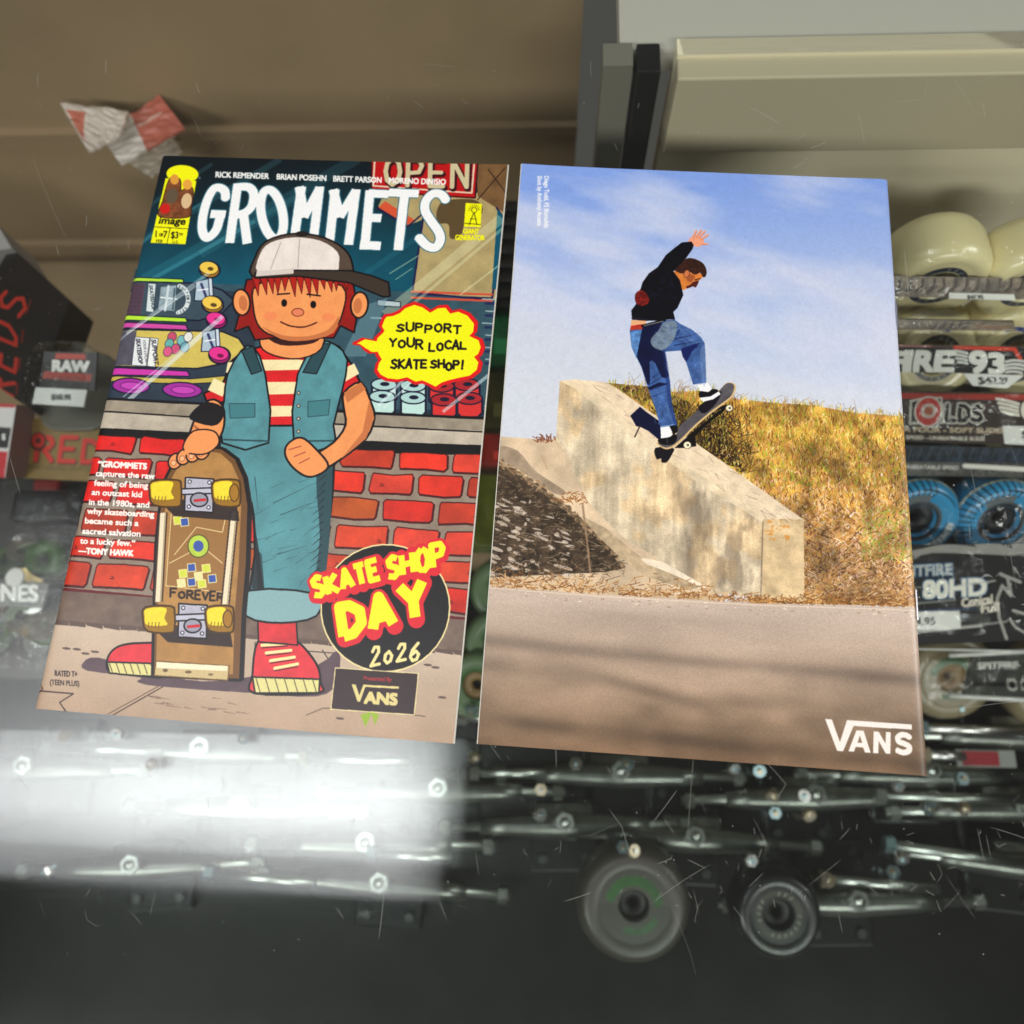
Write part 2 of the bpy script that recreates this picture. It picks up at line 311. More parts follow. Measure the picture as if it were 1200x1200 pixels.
    c.line([(224, 786), (134, 837)], 1.1, (70, 52, 48)); c.line([(219, 786), (128, 836)], .8, (84, 64, 56)); c.line([(379, 762), (397, 790)], 1, (60, 50, 50)); c.line([(300, 752), (300, 758), (420, 768)], 1, (70, 60, 58))
    c.line([(42, 808), (88, 812), (72, 822), (80, 834)], 1.2, (60, 46, 42)); c.line([(46, 800), (52, 806), (44, 812)], 1, (50, 40, 38))
    for k in range(16):
        x = 150+rs.uniform(0, 140); y = 812+rs.uniform(0, 16)+(x-150)*.05; c.line([(x, y), (x+rs.uniform(8, 22), y+rs.uniform(1, 3))], .7, (110, 88, 76), taper=True)
    for (x, y) in ((80, 759), (92, 760), (102, 765), (113, 763), (503, 780), (512, 783), (520, 818), (400, 842)): c.ell(x, y, 5, 1.4, (100, 84, 80), .1)
    c.poly([(424, 838), (430, 852), (437, 836), (441, 850), (446, 838), (436, 834)], (146, 172, 60)); c.line([(360, 838), (380, 830), (420, 830), (500, 840)], 1, (110, 92, 80))
    # shadows under the board and the figure
    SH = (92, 76, 82)
    c.poly([(100, 775), (118, 770), (180, 788), (240, 798), (300, 792), (372, 780), (398, 762), (396, 800), (372, 816), (300, 812), (190, 804), (162, 798), (165, 793), (104, 785)], SH, smooth=3, nz=.12)
    # ---- a plain skater figure (a stand-in, no known character)
    BK = (20, 16, 20); SK = (228, 152, 98); SKD = (190, 118, 76); RD = (200, 42, 46); CR = (234, 218, 172); JN = (92, 142, 148); JD = (50, 78, 84)
    for pts in ([(130, 786), (128, 770), (140, 757), (165, 753), (190, 757), (196, 791), (160, 790)], [(299, 812), (297, 790), (303, 752), (326, 744), (350, 752), (372, 778), (377, 800), (374, 812)]):
        c.poly(pts, (204, 62, 70), smooth=4, out=BK, ow=2, nz=.1)
    c.poly([(127, 775), (185, 777), (184, 792), (160, 791), (130, 788)], (212, 204, 142), out=BK, ow=1.6); c.poly([(297, 793), (376, 796), (375, 812), (300, 812)], (214, 206, 144), out=BK, ow=1.6)
    for k in range(7): c.line([(301+k*11, 794), (306+k*11, 811)], .8, (70, 60, 50)); c.line([(130+k*8, 777), (134+k*8, 789)], .8, (70, 60, 50))
    for k in range(4): c.line([(308+k*5, 756+k*9), (338+k*4, 754+k*8)], 3.2, (232, 220, 162)); c.line([(308+k*5, 759+k*9), (338+k*4, 757+k*8)], .8, BK)
    c.poly([(303, 722), (348, 724), (350, 756), (304, 752)], (198, 60, 66), out=BK, ow=1.5, nz=.1)
    # trousers
    c.poly([(262, 500), (290, 478), (350, 476), (388, 498), (392, 560), (386, 620), (378, 690), (370, 722), (296, 718), (300, 650), (296, 590), (280, 600), (262, 640), (250, 640)], JN, smooth=3, out=BK, ow=2.6, nz=.13, cell=90)
    c.poly([(372, 560), (390, 540), (388, 620), (380, 690), (368, 700), (376, 630)], JD, smooth=3); c.poly([(300, 640), (304, 700), (312, 704), (308, 650)], JD)
    c.poly([(293, 692), (370, 696), (372, 722), (330, 730), (290, 722)], (136, 168, 170), smooth=3, out=BK, ow=2)
    for (a, b) in (((322, 590), (372, 566)), ((330, 604), (380, 585)), ((300, 560), (304, 600)), ((350, 520), (352, 545)), ((326, 650), (360, 640))): c.line([a, b], 1, JD, taper=True)
    for k in range(26):
        x, y = rs.uniform(300, 380), rs.uniform(560, 700); c.line([(x, y), (x+rs.uniform(8, 26), y-rs.uniform(3, 12))], .7, JD, .8, taper=True)
    for k in range(18): y = 540+k*9; c.line([(384-k*.6, y), (374-k*.6+rs.uniform(-4, 2), y+10)], 1.1, BK, .8, taper=True)
    c.poly([(296, 690), (300, 640), (296, 596), (304, 640), (310, 690)], BK, .7); c.poly([(250, 640), (262, 600), (284, 600), (262, 650)], BK)
    # shirt with plain stripes
    sh = [(262, 452), (272, 426), (292, 412), (320, 404), (356, 402), (398, 408), (412, 428), (424, 452), (404, 466), (392, 462), (386, 500), (266, 500), (268, 470), (246, 478), (240, 462)]
    c.poly(sh, RD, out=BK, ow=2.4, nz=.08)
    for (y, hh) in ((424, 12), (450, 14), (478, 12)):
        c.poly([(268 if y < 430 else 272, y+2), (300, y-1), (350, y-1), (392, y+4), (392, y+4+hh), (350, y+hh-1), (300, y+hh), (266, y+hh+2)], CR, smooth=0, nz=.05)
    c.poly([(252, 444), (268, 452), (262, 466), (245, 458)], CR); c.poly([(400, 436), (416, 428), (422, 440), (404, 450)], CR)
    c.poly([(262, 520), (264, 470), (268, 440), (284, 412), (298, 408), (312, 440), (316, 520)], JN, smooth=2, out=BK, ow=2, nz=.12); c.poly([(346, 524), (350, 440), (374, 404), (394, 406), (408, 424), (402, 460), (392, 500), (392, 524)], JN, smooth=2, out=BK, ow=2, nz=.12)
    c.poly([(284, 412), (298, 407), (308, 436), (296, 440)], JD, out=BK, ow=1.2); c.poly([(374, 404), (388, 405), (372, 440), (356, 438)], JD, out=BK, ow=1.2)
    for k in range(4): c.ell(351, 462+k*15, 1.8, 1.8, (200, 190, 170), out=BK, ow=.7)
    c.poly([(270, 474), (300, 474), (300, 490), (271, 491)], (74, 124, 130), out=JD, ow=1); c.poly([(362, 472), (388, 470), (386, 488), (362, 490)], (74, 124, 130), out=JD, ow=1); c.line([(264, 516), (316, 518)], 2, JD); c.line([(346, 518), (392, 518)], 2, JD)
    # arms
    c.poly([(404, 462), (424, 450), (436, 474), (440, 492), (430, 516), (400, 540), (376, 552), (366, 538), (392, 520), (406, 500), (404, 480)], SK, smooth=3, out=BK, ow=2.4, nz=.06)
    c.poly([(372, 528), (386, 548), (366, 560), (348, 552), (336, 536), (338, 522), (354, 514)], SK, smooth=4, out=BK, ow=2.2)
    for k in range(3): c.line([(340+k*6, 528+k*8), (354+k*5, 524+k*7)], 1.1, (150, 70, 60))
    c.poly([(246, 470), (262, 476), (264, 500), (256, 520), (246, 540), (226, 538), (222, 524), (228, 496)], SK, smooth=3, out=BK, ow=2.4, nz=.06)
    c.poly([(224, 492), (230, 480), (244, 472), (262, 478), (262, 492), (250, 500)], (30, 24, 28), smooth=3)
    c.poly([(404, 462), (424, 450), (430, 458), (408, 474)], SKD); c.poly([(434, 470), (440, 492), (430, 516), (400, 540), (426, 508)], SKD)
    for k in range(9): c.line([(228+k*2, 498+k*1.5), (234+k*2, 508+k)], .9, (120, 64, 44), .8, taper=True)
    # neck, head
    c.poly([(314, 384), (374, 384), (378, 410), (352, 422), (322, 418), (306, 406)], SK, smooth=3, out=BK, ow=1.6, nz=.05)
    c.poly([(314, 392), (374, 392), (368, 404), (330, 406)], (60, 30, 28), smooth=4)
    c.poly([(290, 330), (284, 360), (276, 390), (292, 384), (300, 400), (318, 398), (392, 398), (400, 384), (416, 392), (420, 366), (414, 330), (350, 320)], (140, 34, 28), out=BK, ow=2, nz=.12)
    c.ell(284, 356, 10, 15, SK, -.1, out=BK, ow=2.2); c.ell(286, 357, 5, 9, SKD, -.1); c.ell(422, 360, 10, 15, SK, .1, out=BK, ow=2.2); c.ell(420, 361, 5, 9, SKD, .1)
    c.poly([(302, 336), (298, 362), (306, 386), (330, 398), (360, 400), (388, 392), (402, 370), (402, 338), (350, 328)], SK, smooth=4, out=BK, ow=1.8, nz=.06)
    c.poly([(308, 384), (330, 394), (360, 396), (386, 388), (398, 372), (392, 392), (360, 401), (330, 399)], SKD, smooth=3)
    for k in range(13):
        x = 300+k*8.6; c.poly([(x-5, 322), (x+6, 323), (x+3+rs.uniform(-3, 3), 345+rs.uniform(-4, 6))], (166, 40, 32), out=(50, 14, 16), ow=.7)
    c.ell(334, 357, 3.4, 4.4, BK); c.ell(368, 359, 3.4, 4.4, BK); c.line([(326, 347), (340, 346)], 2, BK); c.line([(361, 347), (376, 349)], 2, BK)
    c.ell(350, 368, 7, 4.6, (214, 130, 96), out=(110, 50, 40), ow=1.1); c.line([(330, 379), (342, 384), (358, 385), (372, 380)], 1.8, (70, 26, 26), smooth=4)
    c.ell(318, 372, 8, 5, (222, 130, 92), a=.6); c.ell(386, 374, 8, 5, (222, 130, 92), a=.6)
    # title lettering
    WT = (240, 238, 232); WW = 11
    def zs(o, p): return Z(o[0], o[1], 5, p)
    A4, A5 = (160, 170), (380, 170)
    def title(w, col):
        for o, p, sm in ((A4, [(528, 330), (523, 285), (490, 264), (455, 275), (420, 340), (396, 430), (392, 510), (412, 552), (442, 545), (478, 500), (498, 418)], 4), (A4, [(440, 416), (528, 420)], 0),
                         (A4, [(600, 240), (552, 586)], 0), (A4, [(592, 262), (660, 262), (692, 300), (682, 370), (640, 412), (585, 424)], 4), (A4, [(632, 415), (655, 590)], 0),
                         (A4, [(930, 560), (972, 262)], 0), (A4, [(958, 262), (990, 440)], 0), (A4, [(985, 440), (1080, 268)], 0), (A4, [(1078, 262), (1040, 575)], 0),
                         (A5, [(34, 590), (68, 280)], 0), (A5, [(56, 280), (98, 440)], 0), (A5, [(94, 440), (192, 284)], 0), (A5, [(190, 280), (146, 600)], 0),
                         (A5, [(272, 285), (240, 628)], 0), (A5, [(262, 303), (380, 310)], 0), (A5, [(240, 442), (338, 448)], 0), (A5, [(212, 602), (334, 608)], 0),
                         (A5, [(382, 300), (556, 308)], 0), (A5, [(474, 305), (436, 634)], 0),
                         (A5, [(716, 352), (688, 316), (640, 310), (598, 352), (594, 408), (630, 470), (672, 530), (682, 580), (654, 622), (604, 610), (552, 556)], 4)):
            c.line(zs(o, p), w, col, smooth=sm, butt=True)
        t = np.linspace(0, 2*pi, 36); e = [(800+62*cos(a)*cos(.2)-142*sin(a)*sin(.2)*-1, 420+62*cos(a)*sin(-.2)*-1*-1+142*sin(a)) for a in t]
        c.line(zs(A4, e), w, col)
    title(13.5, (60, 110, 124)); title(WW, WT)
    # cap
    c.poly([(297, 326), (300, 304), (312, 286), (340, 277), (372, 279), (398, 290), (412, 306), (414, 330), (398, 328), (350, 324)], (88, 74, 64), smooth=3, out=BK, ow=2.2, nz=.08)
    c.poly([(304, 322), (306, 300), (318, 287), (345, 281), (376, 285), (396, 298), (398, 312), (392, 322), (350, 318)], (222, 212, 204), smooth=3, nz=.05)
    c.poly([(300, 322), (340, 319), (412, 320), (436, 326), (456, 334), (458, 350), (450, 351), (410, 334), (350, 326), (300, 328)], (66, 56, 48), out=BK, ow=2)
    c.ell(355, 277, 8, 3.2, (40, 34, 32)); c.line([(352, 283), (350, 316)], .8, (150, 140, 132)); c.line([(330, 287), (318, 318)], .8, (150, 140, 132)); c.poly([(302, 320), (345, 317), (345, 323), (301, 326)], (206, 196, 188))
    # skateboard leaning on its tail
    deck = [(184, 640), (188, 600), (193, 566), (204, 544), (222, 530), (242, 524), (262, 526), (278, 538), (288, 560), (293, 592), (291, 660), (286, 720), (283, 797), (180, 791), (181, 740)]
    c.poly([(x+4, y) for x, y in deck], (36, 26, 26)); c.poly(deck, (112, 80, 46), out=BK, ow=3)
    c.poly([(190, 640), (195, 600), (200, 566), (210, 548), (226, 535), (244, 529), (260, 532), (273, 544), (281, 562), (284, 592), (281, 660), (276, 720), (274, 790), (184, 784), (186, 720)], (168, 128, 78), nz=.1, seed=6)
    c.poly([(203, 596), (272, 603), (262, 694), (196, 686)], (150, 112, 66), out=(226, 206, 160), ow=.8); c.line([(206, 650), (232, 618), (262, 624), (266, 606)], .9, (228, 208, 160)); c.line([(200, 660), (238, 640), (262, 660)], .9, (228, 208, 160))
    for (x, y, k) in ((216, 672, (200, 206, 80)), (226, 665, (64, 88, 160)), (234, 675, (220, 214, 160)), (243, 666, (200, 206, 80)), (250, 678, (64, 88, 160)), (238, 684, (200, 206, 80)), (210, 610, (200, 206, 80)), (218, 612, (64, 88, 160)), (226, 682, (64, 88, 160)), (214, 683, (220, 214, 160))):
        c.poly([(x-5, y-4), (x+4, y-5), (x+5, y+4), (x-4, y+5)], k, out=(230, 220, 160), ow=.9)
    c.ell(234, 640, 12, 13, (176, 196, 80), nz=.1, out=(60, 60, 30), ow=.9); c.ell(234, 640, 6, 6.5, (70, 92, 160))
    c.hand('FOR', 201, 699, 9, 7, (44, 32, 26), 2.2, .05, gap=.4, jit=.1, seed=3); c.hand('EVER', 230, 701, 9, 6.2, (44, 32, 26), 2.2, .05, gap=.4, jit=.1, seed=5)
    for (a, b, w) in (((193, 601), (187, 705), 8), ((276, 600), (265, 708), 8)):
        c.line([a, b], w+2, (70, 50, 34), butt=True); c.line([a, b], w-1.6, (226, 212, 184), butt=True); c.line([(a[0]+2.4, a[1]), (b[0]+2.4, b[1])], 1, (160, 144, 112))
    for (cx, cy) in ((236, 577), (228, 724)):
        c.poly([(cx-50, cy+8), (cx+42, cy+10), (cx+46, cy+34), (cx-30, cy+28)], (34, 24, 26), a=.85)
        c.poly([(cx-17, cy-17), (cx+16, cy-15), (cx+15, cy+24), (cx-18, cy+22)], (176, 174, 186), out=BK, ow=1.6, nz=.08)
        for dx, dy in ((-12, -12), (11, -11), (-13, 17), (10, 18)): c.ell(cx+dx, cy+dy, 2, 2, (214, 214, 224), out=BK, ow=.8)
        c.line([(cx-30, cy), (cx+26, cy-2)], 8, BK); c.line([(cx-30, cy), (cx+26, cy-2)], 5, (186, 186, 198)); c.ell(cx-1, cy+9, 10, 8, (150, 150, 162), out=BK, ow=1.6); c.line([(cx-6, cy+10), (cx+6, cy+9)], 3, (190, 44, 54), smooth=0)
        for (dx, w) in ((-39, 17), (32, 15)):
            x = cx+dx; c.poly([(x-w, cy-13), (x+w-4, cy-14), (x+w, cy-6), (x+w, cy+10), (x+w-4, cy+17), (x-w+2, cy+15), (x-w-3, cy)], (150, 112, 30), smooth=3, out=(70, 48, 16), ow=2)
            c.poly([(x-w+1, cy-11), (x+w-10, cy-12), (x+w-12, cy), (x+w-9, cy+8), (x-w+2, cy+8), (x-w-1, cy-2)], (226, 204, 60), smooth=3, nz=.08)
            if dx > 0: c.ell(x+w-7, cy+1, 5.5, 10, (158, 116, 40), out=(80, 54, 20), ow=1.2)
            for q in range(4): c.line([(x-w+4+q*4, cy+5), (x-w+3+q*4, cy+12)], .9, (120, 92, 20))
    c.poly([(184, 774), (270, 780), (268, 797), (182, 791)], (196, 176, 132), out=(110, 84, 50), ow=1.2); c.poly([(185, 775), (268, 780), (267, 786), (185, 782)], (234, 222, 192)); c.ell(195, 785, 3, 2, (110, 90, 64)); c.ell(222, 787, 4, 1.6, (110, 90, 64)); c.ell(248, 790, 3, 1.4, (120, 100, 74))
    # hand over the deck's nose
    for k, (x, y) in enumerate(((207, 541), (217, 536), (228, 533), (239, 530))):
        c.ell(x, y, 7.6, 9.5, SK, .5, out=BK, ow=1.8); c.ell(x-2, y+2, 3, 3.4, (238, 180, 134), .5, out=(140, 80, 60), ow=.7)
    c.poly([(216, 524), (228, 506), (252, 506), (258, 520), (244, 532), (224, 532)], SK, smooth=4, out=BK, ow=1.6); c.poly([(216, 534), (232, 528), (252, 524), (252, 512), (228, 514)], SK, smooth=4)
    # author line and publisher marks
    for s_, x, w in (('RICK REMENDER', 254, 62), ('BRIAN POSEHN', 325.5, 57.5), ('BRETT PARSON', 391.5, 56), ('MORENO DINISIO', 456.5, 66)):
        c.text(s_, x, 210.6+(x-254)*.042, 9.2, (236, 234, 228), slope=.04, fit=w, bold=.36)
    YL = (232, 226, 24)
    c.ell(215.2, 206.8, 18.6, 10.4, YL, .05); c.poly(Z(0, 140, 3.75, [(733, 268), (868, 280), (820, 557), (668, 550)]), YL)
    # plain patches where the mark shows figures
    c.poly([(199, 214), (206, 210), (213, 214), (214, 226), (222, 220), (228, 226), (226, 244), (222, 257), (188, 256), (192, 238)], (120, 74, 48), smooth=4, nz=.3, cell=18, out=(40, 26, 20), ow=1)
    c.ell(206, 213, 5, 6, (206, 150, 70)); c.ell(221, 219, 5.5, 6, (216, 160, 74)); c.ell(220, 238, 6, 9, (206, 178, 140), .2); c.ell(195, 247, 6, 6, (186, 40, 34)); c.ell(203, 232, 7, 9, (96, 84, 66), .3)
    c.text('image', 187.5, 264.2, 11.6, (24, 22, 12), slope=.05, shear=.2, bold=.36, fit=30.5); c.line([(182.6, 268), (221.5, 270.6)], .8, (30, 28, 14)); c.line([(201, 269.5), (197, 288)], .8, (30, 28, 14))
    c.text('1', 183.8, 280, 11, (34, 32, 16), slope=.05, bold=.1); c.text('OF', 188.2, 279, 5, (34, 32, 16), slope=.05, fit=4.5, bold=.2); c.text('7', 193, 280.4, 11, (34, 32, 16), slope=.05, fit=4.2, bold=.2); c.text('FEB', 184.5, 286.2, 5, (34, 32, 16), slope=.05, fit=7.5)
    c.text('$3', 202, 281.2, 11, (34, 32, 16), slope=.05, fit=8, bold=.2); c.text('.99', 210.5, 278.6, 5, (34, 32, 16), slope=.05, fit=5); c.text('U.S.', 203.5, 287.2, 5, (34, 32, 16), slope=.05, fit=7); c.ell(235, 211.3, 1.7, 1.7, (90, 110, 112), a=.8)
    c.poly([(546, 243.5), (565, 245), (563.5, 272), (544, 271)], YL); c.line([(555.5, 255), (550, 269)], 1, (60, 56, 20)); c.line([(556, 255), (559, 269)], 1, (60, 56, 20)); c.ell(556, 252, 3, 3, YL, out=(60, 56, 20), ow=.8)
    for k in range(9): a = pi+k*pi/8; c.line([(556+4.2*cos(a), 252+4.2*sin(a)), (556+7*cos(a), 252+6.5*sin(a))], .6, (60, 56, 20))
    c.line([(545, 267), (563, 269)], 1, (60, 56, 20)); c.line([(551, 262), (559, 262.6)], .8, (60, 56, 20))
    c.text('GIANT', 543.2, 278.8, 8, YL, slope=.05, fit=18, bold=.3); c.text('GENERATOR', 534, 286, 8.4, YL, slope=.04, fit=34, bold=.3)
    # speech bubble
    bub = Z(400, 350, 5, [(232, 170), (250, 125), (262, 112), (300, 108), (340, 92), (375, 62), (430, 42), (480, 58), (528, 92), (575, 66), (622, 64), (650, 100), (700, 90), (755, 115), (796, 165), (792, 215), (768, 240), (825, 268), (838, 312), (822, 352), (798, 368), (824, 402), (814, 448), (770, 482), (710, 492), (645, 506), (600, 520), (562, 544), (520, 522), (480, 504), (440, 512), (388, 484), (330, 496), (268, 488), (226, 466), (206, 436), (214, 396), (232, 372), (214, 344), (208, 326), (168, 326), (140, 306), (118, 280), (78, 274), (128, 248), (170, 256), (200, 262), (206, 240), (236, 214), (248, 198)])
    bc = np.array(bub).mean(0)
    c.line(bub+[bub[0]], 3.4, (206, 34, 36)); c.poly(bub, (206, 34, 36)); c.poly([tuple(bc+(np.array(p)-bc)*.955) for p in bub], (240, 226, 30)); c.poly([(422, 405), (432, 404), (446, 410), (438, 414), (430, 411)], (240, 226, 30))
    c.hand('SUPPORT', 466, 391, 9.6, 7.8, BK, 2.5, .035, gap=.42, seed=2, jit=.09, up=(.05, -1)); c.hand('YOUR', 457.5, 409.5, 9, 7.4, BK, 2.5, .04, gap=.4, seed=6, jit=.09); c.hand('LOCAL', 504, 413, 8.8, 6.6, BK, 2.5, .05, gap=.38, seed=9, jit=.1)
    c.hand('SKATE', 459.5, 433, 9.4, 6.3, BK, 2.6, .05, gap=.38, seed=12, jit=.1); c.hand('SHOP!', 506, 436, 9.8, 6.4, BK, 2.6, .0, gap=.38, seed=15, jit=.1)
    # quote
    for k, (t_, x0, x1, y) in enumerate((('\u201cGROMMETS', 117, 173.5, 547), ('captures the raw', 114.3, 183, 557.8), ('feeling of being', 112.3, 175, 569), ('an outcast kid', 109.5, 168, 579.8), ('in the 1980s, and', 106.3, 176.5, 591.2), ('why skateboarding', 104.3, 182.3, 601.8), ('became such a', 101.6, 164, 613), ('sacred salvation', 98.6, 166.3, 625), ('to a lucky few.\u201d', 96, 160, 636.4), ('\u2014TONY HAWK', 94, 158, 648))):
        c.text(t_, x0, y, 9.6, (240, 232, 224), slope=.055, fit=x1-x0, bold=.36 if k not in (0, 9) else .55)
    c.text('RATED T+', 66.5, 791, 8, (58, 48, 44), slope=.05, fit=26, bold=.2, up=(-.02, -1.15)); c.text('(TEEN PLUS)', 60.8, 801.2, 7.6, (58, 48, 44), slope=.06, fit=34, up=(-.02, -1.15), bold=.12)
    # badge
    c.ell(452.9, 713.4, 75.6, 74.2, (26, 22, 26), out=(228, 212, 160), ow=1.6, nz=.15)
    def zA(p): return Z(280, 560, 4.286, p)
    up = (-.10, -1.0)
    words = []
    import itertools
    def word(t_, x, y, h, w, lw, sl, gap, seed, grow=1.0, up=(0, -1)):
        for L_, cc, off in ((lw+6.5, (204, 44, 58), (1.6, 2.6)), (lw+5.5, (204, 44, 58), (0, 0)), (lw, (226, 224, 44), (0, 0))):
            c.hand(t_, x, y, h, w, cc, L_, sl, gap=gap, seed=seed, jit=.03, up=up, grow=grow, off=off, butt=(L_ == lw))
    word('SKATE', 370, 700, 21, 12.6, 6.6, -.27, .36, 3, up=(-.22, -1)); word('SHOP', 457, 680, 23, 12.5, 6.8, -.26, .38, 4, grow=1.04, up=(-.1, -1))
    word('DAY', 404, 745, 33, 23, 11.5, -.25, .52, 5, grow=1.1, up=(-.16, -1))
    c.hand('2026', 436, 782, 20, 10.5, (228, 214, 152), 3.4, -.16, gap=.48, seed=8, jit=.04, up=(.06, -1))
    c.poly(zA([(490, 955), (908, 985), (888, 1192), (468, 1162)]), (58, 44, 46), out=(218, 204, 156), ow=1.1, nz=.08)
    c.text('Presented By', 427.5, 797, 6.6, (190, 50, 60), slope=.06, fit=33, bold=.1)
    V = (214, 200, 140)
    c.poly([(413.5, 802), (418.4, 802.3), (422.6, 815), (427.2, 802.5), (469.5, 805), (469, 807.8), (429.6, 805.4), (423.6, 822.6), (420.4, 822.4)], V)
    c.text('ANS', 428.5, 824, 18.6, V, slope=.06, fit=38, bold=.9)
    # fold crease near the spine, halftone grain
    c.blur(1); c.contrast(1.12, 1.08, .47); c.grain(.045)
    return c
def back_cover():
    c = Canvas(TW, TH, homography(COVER_R, DST)); kp = c.k
    v = np.linspace(0, 1, TH)[:, None, None]; u = np.linspace(0, 1, TW)[None, :, None]
    t = np.clip(v*2.3-.12*(1-u), 0, 1)
    sky = lin((132, 158, 214))*(1-t)+lin((206, 210, 219))*t
    n = fbm(TH+400, TW, 170, 520, 5, 21); yy, xx = np.mgrid[0:TH, 0:TW].astype(np.float32)
    # clouds drift down to the right
    sh = (xx*.22).astype(int); n2 = n[yy.astype(int)-sh+320, xx.astype(int)]
    band = np.exp(-((yy/TH-.24-.09*xx/TW)/.13)**2)
    m = np.clip((n2+.05+band*.35)*1.5, 0, 1)[..., None]*.6
    sky = sky*(1-m)+lin((212, 212, 222))*m
    low = np.clip(((yy/TH)-(.26+.17*xx/TW))/.06, 0, 1)[..., None]*.7
    sky = sky*(1-low)+lin((203, 206, 213))*low
    c.a[:] = sky*(1+fbm(TH, TW, 14, 14, 2, 4)[..., None]*.02)
    rs = np.random.RandomState(12)
    def z5(p): return Z(560, 420, 4.286, p)
    def z6(p): return Z(820, 420, 4.286, p)
    # hill of dry grass
    hill = [(700, 454), (740, 456), (790, 462), (830, 460), (862, 470), (900, 474), (950, 477), (1000, 486), (1080, 492), (1090, 712), (880, 708), (800, 600), (720, 500)]
    c.poly(hill, (186, 138, 62), nz=.35, cell=26, seed=31)
    c.poly([(712, 452), (760, 456), (800, 470), (845, 500), (840, 530), (760, 480)], (120, 92, 50), nz=.5, cell=14, seed=3)
    c.poly([(778, 470), (808, 500), (838, 470), (858, 520), (868, 548), (850, 545), (800, 520)], (40, 28, 20), nz=.5, cell=16, smooth=3)
    def tones(y, x):
        k = rs.rand(); f = (y-470)/230
        P = [(226, 190, 90), (206, 168, 60), (182, 154, 56), (238, 208, 132), (112, 76, 32), (168, 156, 58)] if rs.rand()*.5 > (f-.2) else [(214, 172, 118), (236, 206, 164), (156, 106, 62), (198, 150, 98), (88, 56, 34), (190, 170, 108)]
        q = P[min(int(k*6), 5)]
        if x > 1010 and 600 < y < 660 and rs.rand() < .45: q = (150, 172, 60)
        if f < .45 and rs.rand() < .15: q = (142, 158, 44)
        return q
    for k in range(17000):
        x = rs.uniform(712, 1090); top = np.interp(x, [p[0] for p in hill[:9]], [p[1] for p in hill[:9]]); y = top+(rs.rand()**.9)*(706-top)
        if x < 940 and y > 480+(x-712)*.62: continue
        L_ = rs.uniform(2.5, 7.5)*(1.0-.4*(y-470)/230); dx = rs.normal(0, 2.0)
        if y > 600: dx *= 2
        col = tones(y, x)
        if y-top < 4 and rs.rand() < .6: L_ *= 1.2
        c.line([(x, y), (x+dx*.5, y-L_*.6), (x+dx, y-L_)], rs.uniform(.35, .95), col)
    for k in range(1500):
        x = rs.uniform(740, 880); y = rs.uniform(478, 560)
        if y > 480+(x-735)*.62 or y < 468+abs(x-820)*.3: continue
        c.line([(x, y), (x+rs.normal(0, 4), y-rs.uniform(2, 8))], .6, [(40, 28, 18), (70, 50, 26), (134, 110, 44), (20, 14, 14), (166, 138, 56)][rs.randint(5 if y < 492 else 3)])
    for k in range(90):
        x = rs.uniform(735, 1060); top = np.interp(x, [p[0] for p in hill[:9]], [p[1] for p in hill[:9]]); L_ = rs.uniform(5, 17) if x < 800 or rs.rand() < .2 else rs.uniform(3, 9)
        c.line([(x, top+3), (x+rs.normal(0, 2), top-L_*.5), (x+rs.normal(2, 4), top-L_)], .45, (150, 124, 100), .8)
    # broad light and dark patches through the grass
    hp = hill; ys, xs, M = c.mask_edges(np.c_[c.xf(hp), np.roll(c.xf(hp), -1, 0)]); h_, w_ = M.shape
    f = .95+.42*fbm(h_, w_, 70, 50, 4, 91)+.10*_rs.normal(0, 1, (h_, w_)).astype(np.float32); R = c.a[ys, xs]; fade = np.clip((np.arange(h_)/h_-.45)*2.2, 0, 1)[:, None, None]
    R2 = R*f[..., None]*np.array([.99, .985, 1.12], np.float32)+.015; g_ = R2.mean(2, keepdims=True); R2 = R2*(1-.22*fade)+(g_*np.array([1.12, .95, .78], np.float32))*.22*fade; R[M] = np.clip(R2, 0, 1)[M]
    # left bank
    c.poly([(646, 518), (668, 512), (700, 600), (850, 706), (640, 700)], (200, 178, 150), nz=.1)
    c.poly(z5([(60, 418), (120, 412), (385, 425), (400, 460), (440, 490), (600, 690), (800, 900), (1250, 1190), (60, 1190)]), (206, 184, 156), nz=.16, cell=70, seed=5)
    c.poly(z5([(100, 460), (200, 480), (290, 580), (440, 680), (380, 690), (200, 570), (100, 520)]), (156, 138, 118), smooth=3, nz=.25)
    c.poly(z5([(90, 530), (180, 575), (300, 650), (420, 735), (500, 800), (560, 860), (640, 930), (700, 1000), (735, 1060), (640, 1080), (60, 1110)]), (76, 64, 52), nz=.5, cell=22, seed=8)
    for k in range(95):
        x, y = rs.uniform(70, 480), rs.uniform(700, 1100)
        if y < 560+(x-90)*.9: continue
        X = z5([(x, y)])[0]; c.ell(X[0], X[1], rs.uniform(1, 8), rs.uniform(.5, 2.6), (206, 192, 178), rs.uniform(.1, .5), a=.75, nz=.2)
    for k in range(1500):
        x, y = rs.uniform(70, 740), rs.uniform(540, 1110)
        if y < 545+(x-90)*.72: continue
        X = z5([(x, y)])[0]; c.line([X, (X[0]+rs.normal(0, 6), X[1]+rs.normal(0, 3))], .5, [(150, 128, 100), (40, 32, 26), (92, 78, 60), (196, 176, 150)][rs.randint(4)], .8)
    for k in range(420):
        t_ = rs.rand(); x = 90+t_*640; y = np.interp(x, [90, 180, 300, 420, 560, 640, 735], [535, 580, 655, 740, 865, 935, 1060])+rs.normal(0, 10); X = z5([(x, y)])[0]
        c.ell(X[0], X[1], rs.uniform(.8, 3.4), rs.uniform(.5, 1.8), [(120, 102, 82), (176, 152, 122), (84, 70, 56), (160, 128, 92)][rs.randint(4)], .5, a=.7)
